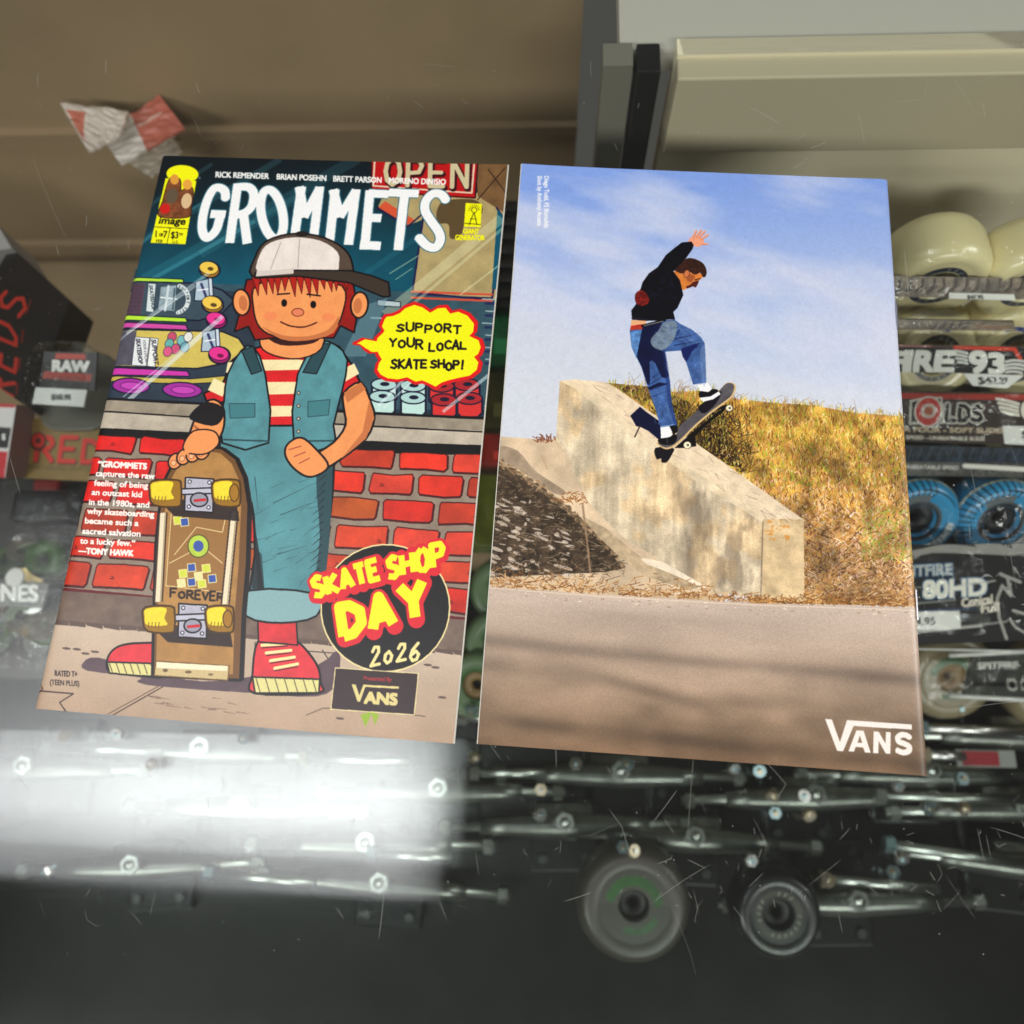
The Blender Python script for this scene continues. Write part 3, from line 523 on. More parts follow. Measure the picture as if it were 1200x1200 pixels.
    c.poly(z5([(520, 800), (640, 860), (760, 960), (900, 1060), (1120, 1150), (1060, 1170), (840, 1100), (720, 1010), (600, 900)]), (182, 162, 134), nz=.2, cell=20)
    c.poly(z5([(830, 1010), (960, 1040), (1060, 1100), (1150, 1150), (1110, 1150), (980, 1090), (850, 1040)]), (226, 210, 188), smooth=3, nz=.12)
    c.line(z5([(525, 740), (545, 900), (565, 1080)]), 2.4, (150, 124, 100), .8, smooth=4, nz=.3); c.line(z5([(320, 500), (350, 570)]), 1.4, (190, 160, 130))
    for k in range(60): X = z5([(rs.uniform(420, 560), rs.uniform(685, 745))])[0]; c.line([X, (X[0]+rs.normal(0, 4), X[1]-rs.uniform(1, 4))], .7, (150, 100, 56))
    for k in range(40): X = z5([(rs.uniform(300, 390), rs.uniform(415, 442))])[0]; c.line([X, (X[0]+rs.normal(0, 3), X[1]-rs.uniform(1, 6))], .7, (120, 66, 44))
    # ledge
    top = [(674, 448.5), (709, 451), (722, 458), (840, 539), (941, 611), (895, 610), (820, 560), (771, 527)]
    front = [(655.7, 450.3), (674, 448.5), (771, 526), (820, 559), (895, 610), (893, 702), (860, 698), (835, 693), (770, 656), (728, 630), (691, 593), (679, 572), (663, 534), (651.5, 520)]
    c.poly(front, (202, 186, 160), nz=.2, cell=60, seed=17)
    ys, xs, M = c.mask_edges(np.c_[c.xf(front), np.roll(c.xf(front), -1, 0)])
    h_, w_ = M.shape; st = fbm(h_, w_, 130, 16, 4, 3)+.9*fbm(h_, w_, 120, 120, 4, 14); sp = _rs.normal(0, 1, (h_, w_)).astype(np.float32)
    R = c.a[ys, xs]; f = np.clip(1+st*.16+sp*.08, .3, 1.4)[..., None]; ng = np.clip(fbm(h_, w_, 90, 70, 3, 77)*1.4, 0, .34)[..., None]
    R2 = R*f*(1-ng)+R*f*ng*np.array([1.08, .96, .78], np.float32); dk = np.clip((np.clip(fbm(h_, w_, 110, 50, 4, 40)+.1, 0, 1))*1.4*np.clip((np.arange(w_)/w_-.45)*2.4, 0, 1)[None], 0, .4)[..., None]
    R2 = R2*(1-dk)+lin((92, 80, 70))*dk; R[M] = np.clip(R2, 0, 1)[M]
    c.poly([(894, 610), (941, 611.5), (942, 707), (892, 702)], (208, 184, 146), nz=.2, cell=40, seed=19)
    for k in range(26): x, y = rs.uniform(896, 925), rs.uniform(612, 634); c.ell(x, y, rs.uniform(.8, 3), rs.uniform(.6, 2), (206, 142, 70), a=.6)
    c.line([(893.5, 612), (891, 700)], 1.2, (120, 102, 86), .7); c.poly(top, (224, 204, 176), nz=.12, cell=30, seed=23); c.poly([(655.7, 450.3), (674, 448), (740, 502), (820, 558), (895, 608), (893, 614), (815, 566), (735, 508), (672, 458)], (226, 208, 178), a=.8, nz=.15)
    for k in range(90):
        t_ = rs.rand(); o_ = rs.uniform(0, 1); x = 690+t_*235; y0 = np.interp(x, [674, 771, 820, 895], [449, 527, 560, 610]); y1 = np.interp(x, [709, 840, 941], [451, 539, 611]); y = y0*(1-o_)+y1*o_
        c.line([(x, y), (x+rs.uniform(4, 16), y+rs.uniform(3, 11)*.95)], .5, [(170, 146, 120), (240, 226, 204), (120, 100, 84)][rs.randint(3)], .6)
    for k in range(1300):
        x = rs.uniform(560, 1085); yb = np.interp(x, [575, 700, 880, 1085], [688, 697, 706, 714]); y = yb-abs(rs.normal(0, 9))*(.4 if 830 < x < 940 else 1.0)
        if 850 < x < 940 and y < 690: continue
        c.line([(x, y), (x+rs.normal(0, 5), y-rs.normal(0, 3))], .7, [(176, 126, 76), (110, 70, 40), (214, 176, 128), (142, 100, 58)][rs.randint(4)])
    # road
    road = [(540, 688), (700, 698), (880, 708), (1100, 714), (1100, 920), (540, 920)]
    ys, xs, M = c.mask_edges(np.c_[c.xf(road), np.roll(c.xf(road), -1, 0)]); h_, w_ = M.shape
    vv = (np.arange(h_)/h_)[:, None]; uu = (np.arange(w_)/w_)[None]
    t_ = np.clip(vv*1.25, 0, 1)[..., None]; g = lin((198, 181, 168))*(1-t_)+lin((150, 127, 106))*t_
    nn = fbm(h_, w_, 90, 420, 4, 55); big = fbm(h_, w_, 150, 260, 3, 66)
    g = g*(1+(nn*.10)[..., None]*(1-vv[..., None]*.2)+(big*.30*np.clip((vv-.2)*2, 0, 1))[..., None])
    bandd = np.exp(-((vv-.38-.07*uu)/.045)**2)*(.5+.5*np.clip(vnoise(h_, w_, 60, 300, 3)+.5, 0, 1)); g = g*(1-.20*bandd[..., None])
    for (a0, b0, s0, k0) in ((.62, .2, .05, .16), (.9, .1, .05, .25)):
        bb = np.exp(-((vv-a0-b0*(uu-.5))/s0)**2)*np.clip(.6+vnoise(h_, w_, 90, 200, int(a0*100)), 0, 1); g = g*(1-k0*bb[..., None])
    bb = np.exp(-((vv-.60-.55*(uu-.35))/.045)**2)*np.exp(-((uu-.38)/.16)**2); g = g*(1-.22*bb[..., None]); bt = np.clip((vv-.82)*4, 0, 1)[..., None]; g = g*(1-bt*np.array([.06, .11, .17]))
    g *= 1+_rs.normal(0, .07, (h_, w_, 1)); c.a[ys, xs][M] = np.clip(g, 0, 1)[M]
    c.line([(570, 691), (700, 700), (880, 710), (1090, 717)], 1, (236, 214, 190), .6)
    for k in range(60): x = rs.uniform(570, 1080); y = np.interp(x, [575, 700, 880, 1085], [692, 701, 710, 718])+rs.uniform(0, 8); c.ell(x, y, rs.uniform(.5, 2.4), .8, [(240, 220, 198), (160, 134, 114)][rs.randint(2)], a=.7)
    # skater in the printed photograph
    def z3(p): return Z(700, 250, 6.667, p)
    def z4(p): return Z(700, 400, 6.667, p)
    NV = (20, 24, 56)
    c.poly(z4([(255, 600), (330, 530), (380, 570), (480, 640), (520, 700), (520, 800), (470, 780), (400, 720), (340, 690), (300, 680)]), NV); c.line(z4([(330, 680), (290, 765)]), 1.6, (70, 60, 60))
    c.poly(z4([(450, 850), (590, 850), (580, 900), (540, 960), (500, 960), (495, 930), (460, 935)]), (30, 26, 32), smooth=3)
    # board
    c.poly(z4([(600, 850), (680, 780), (770, 700), (900, 600), (1000, 520), (990, 560), (860, 660), (760, 760), (770, 835), (680, 850)]), (24, 18, 20))
    c.line(z4([(950, 540), (1000, 520)]), 3, (20, 18, 22))
    c.poly(z4([(460, 815), (490, 800), (600, 770), (640, 680), (740, 590), (860, 480), (950, 400), (1000, 345), (1050, 340), (1080, 370), (1060, 440), (1010, 490), (900, 570), (770, 680), (660, 790), (580, 850), (520, 858)]), (206, 178, 130), smooth=3)
    c.poly(z4([(470, 812), (500, 805), (600, 760), (640, 680), (740, 590), (860, 480), (950, 400), (1000, 348), (1045, 345), (1066, 372), (1046, 435), (1000, 478), (890, 558), (760, 668), (650, 778), (576, 836), (520, 845)]), (92, 88, 92), smooth=3, nz=.2, cell=30)
    c.poly(z4([(795, 520), (950, 410), (960, 440), (900, 530), (830, 580), (795, 560)]), (28, 22, 34), smooth=3)
    for (x, y, r) in ((1027, 538, 27), (700, 827, 30)): X = z4([(x, y)])[0]; c.ell(X[0], X[1], r/6.667, r/7.2, (236, 226, 196), out=(90, 76, 60), ow=.6); c.ell(X[0]+.6, X[1], 1.3, 1.3, (60, 54, 54))
    # shoes and socks
    c.poly(z4([(780, 360), (860, 340), (890, 390), (900, 410), (800, 410)]), (236, 234, 236)); c.poly(z4([(795, 405), (860, 415), (890, 392), (930, 392), (950, 420), (900, 450), (800, 462)]), (22, 20, 26), smooth=2); c.poly(z4([(796, 458), (880, 448), (945, 408), (960, 430), (900, 470), (820, 490)]), (238, 236, 236))
    c.poly(z4([(490, 690), (570, 675), (580, 765), (495, 780)]), (238, 236, 238)); c.poly(z4([(560, 680), (620, 670), (625, 720), (590, 750), (580, 720)]), (16, 14, 22)); c.poly(z4([(478, 780), (560, 765), (600, 740), (620, 770), (590, 820), (510, 825), (475, 805)]), (20, 18, 24), smooth=3); c.line(z4([(540, 775), (545, 815)]), .8, (90, 90, 96))
    # jeans
    JB = (70, 98, 148); J2 = (22, 28, 62)
    c.poly(z3([(250, 935), (370, 905), (500, 855), (600, 850), (640, 880), (740, 930), (800, 980), (835, 1030), (840, 1100), (848, 1340), (745, 1355), (690, 1180), (655, 1090), (525, 1100), (540, 1230), (565, 1330), (578, 1500), (622, 1670), (490, 1690), (455, 1560), (405, 1420), (385, 1360), (340, 1220), (290, 1120), (262, 1050)]), JB, nz=.24, cell=24, seed=41)
    c.poly(z3([(350, 910), (500, 860), (470, 940), (420, 1010), (430, 1060), (520, 1105), (540, 1230), (555, 1290), (500, 1300), (450, 1190), (405, 1180), (410, 1330), (385, 1350), (345, 1220), (310, 1150), (310, 1080), (330, 990)]), J2, nz=.2, smooth=2)
    c.poly(z3([(390, 1380), (480, 1340), (560, 1350), (480, 1370), (400, 1400)]), J2)
    c.poly(z3([(415, 1000), (470, 940), (520, 870), (600, 860), (620, 900), (600, 990), (560, 1050), (500, 1090), (430, 1060)]), (132, 142, 144), .72, smooth=3, nz=.2, cell=20)
    for (a, b, w) in ((((610, 1000)), (780, 960), 5), ((600, 1050), (800, 1010), 4), ((640, 930), (600, 1000), 4), ((660, 1090), (830, 1050), 4)): c.line(z3([a, b]), w/2.4, (34, 44, 92), .8, taper=True)
    c.poly(z3([(650, 1085), (700, 1060), (800, 1030), (735, 1100), (690, 1180)]), (30, 40, 92), smooth=2)
    for (a, b) in (((410, 1400), (550, 1350)), ((400, 1360), (530, 1280)), ((430, 1300), (520, 1240)), ((430, 1450), (560, 1400))): c.line(z3([a, b]), 1.1, (24, 34, 80), .8, taper=True)
    for k in range(60):
        q = rs.randint(2); x, y = (rs.uniform(440, 580), rs.uniform(1400, 1640)) if q else (rs.uniform(720, 830), rs.uniform(1150, 1320)); c.line(z3([(x, y), (x+rs.normal(0, 14), y+rs.uniform(10, 40))]), .7, (120, 150, 196), .5)
    c.line(z3([(495, 1683), (618, 1664)]), 1, (130, 156, 200)); c.poly(z3([(255, 950), (345, 930), (320, 1060), (300, 1150), (262, 1060)]), (92, 130, 178), nz=.3, cell=12)
    c.poly(z3([(262, 856), (380, 856), (372, 900), (258, 905)]), (222, 168, 128)); c.poly(z3([(258, 900), (350, 885), (348, 925), (252, 935)]), (178, 62, 48), nz=.2, cell=6); c.line(z3([(350, 900), (520, 855)]), 3.4, (20, 16, 20)); c.line(z3([(360, 900), (510, 862)]), .7, (190, 190, 190))
    for k in range(120):
        x, y = rs.uniform(430, 830), rs.uniform(880, 1060); c.line(z3([(x, y), (x+rs.uniform(10, 40), y+rs.normal(4, 10))]), .8, [(96, 124, 172), (40, 56, 104), (150, 164, 184)][rs.randint(3)], .35) if 870+abs(x-560)*.35 < y < 1030 else 0
    c.poly(z3([(505, 1100), (530, 1100), (560, 1300), (578, 1500), (622, 1670), (600, 1672), (545, 1480), (530, 1300)]), (34, 52, 104), .55, smooth=2); c.poly(z3([(800, 1100), (838, 1050), (848, 1340), (815, 1345)]), (140, 160, 190), .35, smooth=2)
    # hand and head
    H1 = (226, 158, 128)
    c.poly(z3([(705, 240), (735, 205), (780, 200), (815, 215), (830, 250), (800, 280), (750, 278)]), H1, smooth=3)
    for a, b, w in (((740, 212), (768, 160), 2.6), ((765, 208), (806, 155), 2.6), ((785, 212), (834, 165), 2.6), ((800, 225), (858, 192), 2.5), ((800, 262), (855, 262), 2.6)): c.line(z3([a, b]), w, H1); c.line(z3([(a[0]+6, a[1]+6), (b[0]+4, b[1]+6)]), .6, (176, 100, 80))
    c.poly(z3([(590, 480), (640, 470), (700, 480), (800, 490), (825, 515), (790, 545), (770, 570), (765, 600), (740, 590), (700, 605), (668, 620), (640, 590)]), (206, 128, 66), smooth=2, nz=.1, cell=10)
    c.poly(z3([(740, 560), (790, 545), (765, 600), (745, 590), (700, 608), (690, 590), (720, 580)]), (84, 40, 34), smooth=2); c.poly(z3([(700, 490), (760, 510), (745, 540), (720, 560), (690, 530)]), (160, 92, 56), smooth=2)
    c.poly(z3([(600, 460), (640, 410), (700, 372), (760, 378), (820, 410), (848, 460), (845, 510), (820, 518), (800, 485), (760, 500), (720, 480), (690, 470), (670, 490), (640, 488), (605, 470)]), (62, 38, 30), smooth=3, nz=.35, cell=8)
    c.ell(*z3([(694, 493)])[0], 3.2, 4.4, (196, 120, 80), .3, out=(90, 46, 34), ow=.6); c.line(z3([(760, 540), (800, 530)]), 1.4, (60, 30, 26))
    # jumper
    c.poly(z3([(655, 250), (730, 242), (748, 268), (740, 300), (690, 370), (620, 440), (590, 475), (640, 540), (660, 620), (668, 660), (640, 720), (622, 760), (590, 790), (605, 850), (560, 848), (480, 858), (380, 860), (268, 853), (262, 780), (300, 730), (300, 680), (335, 610), (350, 560), (400, 490), (470, 440), (530, 350), (590, 300)]), (18, 15, 26), nz=.25, cell=18, seed=9)
    for k in range(26): x, y = rs.uniform(400, 600), rs.uniform(470, 700); c.line(z3([(x, y), (x+rs.normal(0, 30), y+rs.normal(20, 20))]), 1, (42, 36, 58), .6)
    c.poly(z3([(295, 650), (330, 622), (372, 640), (400, 680), (395, 720), (350, 745), (305, 730), (290, 690)]), (112, 34, 30), smooth=3, nz=.6, cell=5); c.line(z3([(265, 840), (400, 850)]), 1, (50, 44, 60))
    # credit line and wordmark
    W_ = (232, 232, 238)
    c.text('Diego Todd, FS Blunt Slide', 636.6, 211, 7.4, W_, slope=-26, up=(1, .04), fit=62, bold=.12) if False else None
    c.text('Diego Todd, FS Bluntslide', 637.4, 212, 7.6, W_, slope=999, up=(1, 0), fit=60, bold=.18); c.text('Shot by Anthony Acosta', 629.4, 212, 7.6, W_, slope=999, up=(1, 0), fit=58, bold=.18)
    V = (232, 224, 216)
    z7 = lambda p: Z(820, 660, 4.286, p)
    c.poly(z7([(626, 783), (660, 786), (700, 898), (735, 789), (1058, 811), (1058, 836), (768, 818), (716, 944), (686, 942)]), V)
    vz = z7
    c.poly(vz([(742, 944), (782, 840), (818, 841), (853, 951), (824, 949), (815, 925), (778, 923), (770, 946)]), V, hole=vz([(788, 901), (811, 902), (799, 865)]))
    c.poly(vz([(865, 952), (868, 844), (893, 846), (927, 906), (929, 848), (953, 849), (951, 957), (928, 955), (893, 893), (891, 954)]), V)
    c.line(vz([(1048, 876), (1030, 864), (1006, 862), (988, 876), (994, 896), (1020, 906), (1044, 920), (1042, 942), (1014, 950), (980, 936)]), 5.6, V, smooth=3, butt=True)
    c.blur(1); c.contrast(1.14, 1.04, .52); c.grain(.04, 5)
    return c
# ------------------------------------------------------------------ helpers
def at(x, y, z=0.0):
    """the point at height z that the photograph's pixel (x, y) looks at"""
    d = MC@Vector(((x-600)/FPX, (600-y)/FPX, -1)); return Vector((0, 0, CAM_H))+d*((z-CAM_H)/d.z)
CR_ = radians(-9.5); XA = Vector((cos(CR_), sin(CR_), 0)); YA = Vector((-sin(CR_), cos(CR_), 0)); ZA = Vector((0, 0, 1))
def srgb(c): return tuple((v/255/12.92 if v/255 <= .04045 else ((v/255+.055)/1.055)**2.4) for v in c)
def mat(name, col=(200, 200, 200), rough=.5, metal=0, spec=.5, nz=0, nscale=200, bump=0, bscale=400, coat=0, emit=0, alpha=1, trans=0, image=None, ior=1.5, col2=None):
    m = bpy.data.materials.new(name); m.use_nodes = True; nt = m.node_tree; N, Lk = nt.nodes, nt.links; b = N['Principled BSDF']
    c = srgb(col)
    b.inputs['Base Color'].default_value = (*c, 1); b.inputs['Roughness'].default_value = rough; b.inputs['Metallic'].default_value = metal
    b.inputs['Specular IOR Level'].default_value = spec; b.inputs['Coat Weight'].default_value = coat; b.inputs['Coat Roughness'].default_value = .12
    b.inputs['Transmission Weight'].default_value = trans; b.inputs['Alpha'].default_value = alpha; b.inputs['IOR'].default_value = ior
    if emit: b.inputs['Emission Color'].default_value = (*c, 1); b.inputs['Emission Strength'].default_value = emit
    tc = N.new('ShaderNodeTexCoord')
    if image:
        t = N.new('ShaderNodeTexImage'); t.image = image; t.extension = 'EXTEND'; uv = N.new('ShaderNodeUVMap'); Lk.new(uv.outputs[0], t.inputs[0]); Lk.new(t.outputs[0], b.inputs['Base Color'])
    elif nz or col2:
        n = N.new('ShaderNodeTexNoise'); n.inputs['Scale'].default_value = nscale; n.inputs['Detail'].default_value = 5; Lk.new(tc.outputs['Object'], n.inputs['Vector'])
        r = N.new('ShaderNodeValToRGB'); r.color_ramp.elements[0].position = .3; r.color_ramp.elements[1].position = .7
        c2 = srgb(col2) if col2 else tuple(min(1, v*(1+nz)) for v in c); c1 = c if col2 else tuple(v*(1-nz) for v in c)
        r.color_ramp.elements[0].color = (*c1, 1); r.color_ramp.elements[1].color = (*c2, 1); Lk.new(n.outputs['Fac'], r.inputs[0]); Lk.new(r.outputs[0], b.inputs['Base Color'])
    if bump:
        n2 = N.new('ShaderNodeTexNoise'); n2.inputs['Scale'].default_value = bscale; n2.inputs['Detail'].default_value = 4; Lk.new(tc.outputs['Object'], n2.inputs['Vector'])
        bp = N.new('ShaderNodeBump'); bp.inputs['Strength'].default_value = bump; bp.inputs['Distance'].default_value = .001; Lk.new(n2.outputs['Fac'], bp.inputs['Height']); Lk.new(bp.outputs[0], b.inputs['Normal'])
    return m
def film(name, tint=(1, 1, 1), refl=.05, rough=.03, bump=0, bscale=60, haze=0.0, smudge=False):
    """clear sheet: looks straight through, mirrors by Fresnel, with a little dust"""
    m = bpy.data.materials.new(name); m.use_nodes = True; nt = m.node_tree; N, Lk = nt.nodes, nt.links; N.remove(N['Principled BSDF']); out = N['Material Output']
    tr = N.new('ShaderNodeBsdfTransparent'); tr.inputs[0].default_value = (*tint, 1); gl = N.new('ShaderNodeBsdfGlossy'); gl.inputs['Roughness'].default_value = rough
    lw = N.new('ShaderNodeLayerWeight'); lw.inputs[0].default_value = .5; pw = N.new('ShaderNodeMath'); pw.operation = 'POWER'; pw.inputs[1].default_value = 5; Lk.new(lw.outputs['Facing'], pw.inputs[0])
    ma = N.new('ShaderNodeMath'); ma.operation = 'MULTIPLY_ADD'; ma.inputs[1].default_value = 1-refl; ma.inputs[2].default_value = refl; Lk.new(pw.outputs[0], ma.inputs[0])
    mx = N.new('ShaderNodeMixShader'); Lk.new(ma.outputs[0], mx.inputs[0]); Lk.new(tr.outputs[0], mx.inputs[1]); Lk.new(gl.outputs[0], mx.inputs[2]); last = mx
    tc = N.new('ShaderNodeTexCoord')
    if bump:
        n2 = N.new('ShaderNodeTexNoise'); n2.inputs['Scale'].default_value = bscale; n2.inputs['Detail'].default_value = 3; n2.inputs['Distortion'].default_value = 1.5; Lk.new(tc.outputs['Object'], n2.inputs['Vector'])
        bp = N.new('ShaderNodeBump'); bp.inputs['Strength'].default_value = bump; bp.inputs['Distance'].default_value = .004; Lk.new(n2.outputs['Fac'], bp.inputs['Height']); Lk.new(bp.outputs[0], gl.inputs['Normal'])
    if smudge:
        n = N.new('ShaderNodeTexNoise'); n.inputs['Scale'].default_value = 7; n.inputs['Detail'].default_value = 6; n.inputs['Distortion'].default_value = 1.2; mp = N.new('ShaderNodeMapping'); mp.inputs['Scale'].default_value = (1, 3.2, 1); mp.inputs['Rotation'].default_value = (0, 0, .25); Lk.new(tc.outputs['Object'], mp.inputs[0]); Lk.new(mp.outputs[0], n.inputs['Vector'])
        mr = N.new('ShaderNodeMapRange'); mr.inputs[1].default_value = .3; mr.inputs[2].default_value = .7; mr.inputs[3].default_value = .022; mr.inputs[4].default_value = .07; Lk.new(n.outputs['Fac'], mr.inputs[0]); Lk.new(mr.outputs[0], gl.inputs['Roughness'])
        m4 = N.new('ShaderNodeMapRange'); m4.inputs[1].default_value = .3; m4.inputs[2].default_value = .7; m4.inputs[3].default_value = 1.0; m4.inputs[4].default_value = .78; Lk.new(n.outputs['Fac'], m4.inputs[0]); Lk.new(m4.outputs[0], gl.inputs['Color'])
    if haze:
        n = N.new('ShaderNodeTexNoise'); n.inputs['Scale'].default_value = 18; n.inputs['Detail'].default_value = 7; Lk.new(tc.outputs['Object'], n.inputs['Vector'])
        mr = N.new('ShaderNodeMapRange'); mr.inputs[1].default_value = .35; mr.inputs[2].default_value = .75; mr.inputs[3].default_value = haze*.4; mr.inputs[4].default_value = haze*1.6; Lk.new(n.outputs['Fac'], mr.inputs[0])
        df = N.new('ShaderNodeBsdfDiffuse'); df.inputs[0].default_value = (.75, .74, .7, 1); m2 = N.new('ShaderNodeMixShader'); Lk.new(mr.outputs[0], m2.inputs[0]); Lk.new(last.outputs[0], m2.inputs[1]); Lk.new(df.outputs[0], m2.inputs[2]); last = m2
    Lk.new(last.outputs[0], out.inputs[0]); return m
def tag(o, label=None, cat=None, group=None, kind=None):
    if label: o['label'] = label
    if cat: o['category'] = cat
    if group: o['group'] = group
    if kind: o['kind'] = kind
    return o
def empty(name, loc, label, cat, group=None):
    o = bpy.data.objects.new(name, None); o.empty_display_size = .01; COL.objects.link(o); o.location = loc; return tag(o, label, cat, group)
def wloc(o): return Vector(o.location)+(wloc(o.parent) if o.parent else Vector())
def obj(name, V, F, m, parent=None, uv=None, smooth=False, kind=None):
    """V in world coordinates"""
    o0 = wloc(parent) if parent else Vector()
    me = bpy.data.meshes.new(name); me.from_pydata([tuple(Vector(v)-o0) for v in V], [], [tuple(f) for f in F])
    if uv is not None:
        l = me.uv_layers.new(name='UVMap')
        for p in me.polygons:
            for li in p.loop_indices: l.data[li].uv = uv[me.loops[li].vertex_index]
    if smooth:
        for p in me.polygons: p.use_smooth = True
    me.materials.append(m); me.update(); o = bpy.data.objects.new(name, me); COL.objects.link(o); o.parent = parent
    if kind: o['kind'] = kind
    return o
def boxg(c, u, v, n, a, b, h):
    """box round c: half sizes a, b, h along unit axes u, v, n"""
    V = [c+u*a*i+v*b*j+n*h*k for k in (-1, 1) for i, j in ((-1, -1), (1, -1), (1, 1), (-1, 1))]
    return V, [(3, 2, 1, 0), (4, 5, 6, 7), (0, 1, 5, 4), (1, 2, 6, 5), (2, 3, 7, 6), (3, 0, 4, 7)]
def bev(o, wd, seg=2):
    md = o.modifiers.new('bevel', 'BEVEL'); md.width = wd; md.segments = seg; md.limit_method = 'ANGLE'; return o
def box(name, c, u, v, n, a, b, h, m, parent=None, bevel=0):
    V, F = boxg(Vector(c), u, v, n, a, b, h); o = obj(name, V, F, m, parent)
    if bevel: bev(o, bevel)
    return o
def join(*gs):
    V, F = [], []
    for v, f in gs: F += [tuple(i+len(V) for i in q) for q in f]; V += v
    return V, F
def lathe(c, ax, prof, n=40, closed=True):
    """revolve (radius, height) points round the axis ax through c"""
    ax = ax.normalized(); u = ax.orthogonal().normalized(); v = ax.cross(u); V = []; F = []; m = len(prof)
    for i in range(n):
        a = 2*pi*i/n; d = u*cos(a)+v*sin(a)
        for r, h in prof: V.append(c+d*r+ax*h)
    for i in range(n):
        j = (i+1) % n
        for k in range(m if closed else m-1):
            l = (k+1) % m; F.append((i*m+k, j*m+k, j*m+l, i*m+l))
    return V, F
def rod(a, b, r, n=14, caps=True):
    L_ = (b-a).length; V, F = lathe(a, b-a, [(r, 0), (r, L_)], n, False)
    if caps: F += [tuple(i*2 for i in range(n))[::-1], tuple(i*2+1 for i in range(n))]
    return V, F
def disc_uv(c, ax, xdir, r0, r1, n=48):
    ax = ax.normalized(); u = (xdir-ax*xdir.dot(ax)).normalized(); v = ax.cross(u); V = []; uv = []; F = []
    for i in range(n):
        a = 2*pi*i/n
        for r in (r0, r1): V.append(c+(u*cos(a)+v*sin(a))*r); uv.append((.5+.5*cos(a)*r/r1, .5+.5*sin(a)*r/r1))
    for i in range(n): j = (i+1) % n; F.append((i*2, i*2+1, j*2+1, j*2))
    return V, F, uv
def card(name, quad, zs, th, m_print, m_side, parent, sub='print'):
    """flat printed card; quad: its corners as seen in the photograph (TL, TR, BR, BL), zs: their heights"""
    P = [at(x, y, z) for (x, y), z in zip(quad, zs)]; n = (P[1]-P[0]).cross(P[3]-P[0]).normalized()
    if n.z > 0: n = -n
    V = P+[p+n*th for p in P]; o = obj(name, V, [(4, 5, 6, 7), (0, 4, 7, 3)[::-1], (0, 1, 5, 4)[::-1], (1, 2, 6, 5)[::-1], (2, 3, 7, 6)[::-1]], m_side, parent)
    up = -n*.00012
    obj(sub, [p+up for p in P], [(3, 2, 1, 0)], m_print, o, uv=[(0, 1), (1, 1), (1, 0), (0, 0)]); return o
def qcanvas(quad, w, h, base):
    return Canvas(w, h, homography(quad, [(0, 0), (w, 0), (w, h), (0, h)]), base)
rnd = random.Random(11)
# ------------------------------------------------------------------ the ceiling light mirrored in the glass
def ceiling_light():
    c = Vector((-1.36, .38, 2.2)); a_ = radians(11); u = Vector((cos(a_), -sin(a_), 0)); v = Vector((sin(a_), cos(a_), 0))
    t = empty('ceiling_light', c, 'long fluorescent ceiling light mirrored in the glass at lower left', 'ceiling light')
    m = bpy.data.materials.new('lit diffuser'); m.use_nodes = True; N, Lk = m.node_tree.nodes, m.node_tree.links; N.remove(N['Principled BSDF']); e = N.new('ShaderNodeEmission'); Lk.new(e.outputs[0], N['Material Output'].inputs[0])
    uv = N.new('ShaderNodeUVMap'); sp = N.new('ShaderNodeSeparateXYZ'); Lk.new(uv.outputs[0], sp.inputs[0]); r = N.new('ShaderNodeValToRGB'); Lk.new(sp.outputs[1], r.inputs[0])
    el = r.color_ramp.elements; el[0].position = 0; el[0].color = (.35, .36, .37, 1); el[1].position = 1; el[1].color = (.01, .01, .011, 1)
    for p, q in ((.05, .5), (.17, 1), (.25, .82), (.36, .52), (.5, .36), (.7, .2), (.86, .09)): x = el.new(p); x.color = (q, q, q*1.02, 1)
    e.inputs['Strength'].default_value = 8.8
    # emission tapers along the length so the mirrored glare fades at its ends
    r2 = N.new('ShaderNodeValToRGB'); Lk.new(sp.outputs[0], r2.inputs[0]); e2 = r2.color_ramp.elements; e2[0].position = 0; e2[0].color = (.25, .25, .25, 1); e2[1].position = 1; e2[1].color = (.12, .12, .12, 1)
    for p, q in ((.2, .5), (.42, .9), (.80, 1), (.92, .92), (.97, .55)): x = e2.new(p); x.color = (q, q, q, 1)
    mm_ = N.new('ShaderNodeMix'); mm_.data_type = 'RGBA'; mm_.blend_type = 'MULTIPLY'; mm_.inputs[0].default_value = 1; Lk.new(r.outputs[0], mm_.inputs[6]); Lk.new(r2.outputs[0], mm_.inputs[7]); Lk.new(mm_.outputs[2], e.inputs['Color'])
    a, b = 1.12, .62
    obj('diffuser', [c-u*a-v*b, c+u*a-v*b, c+u*a+v*b, c-u*a+v*b], [(3, 2, 1, 0)], m, t, uv=[(0, 0), (1, 0), (1, 1), (0, 1)])
    fm = mat('white metal', (225, 225, 222), .4)
    for i, (cc, x, y) in enumerate(((c+v*(b+.02), a+.04, .02), (c-v*(b+.02), a+.04, .02), (c+u*(a+.02), .02, b), (c-u*(a+.02), .02, b))): box('frame', cc, u, v, ZA, x, y, .03, fm, t)
ceiling_light()
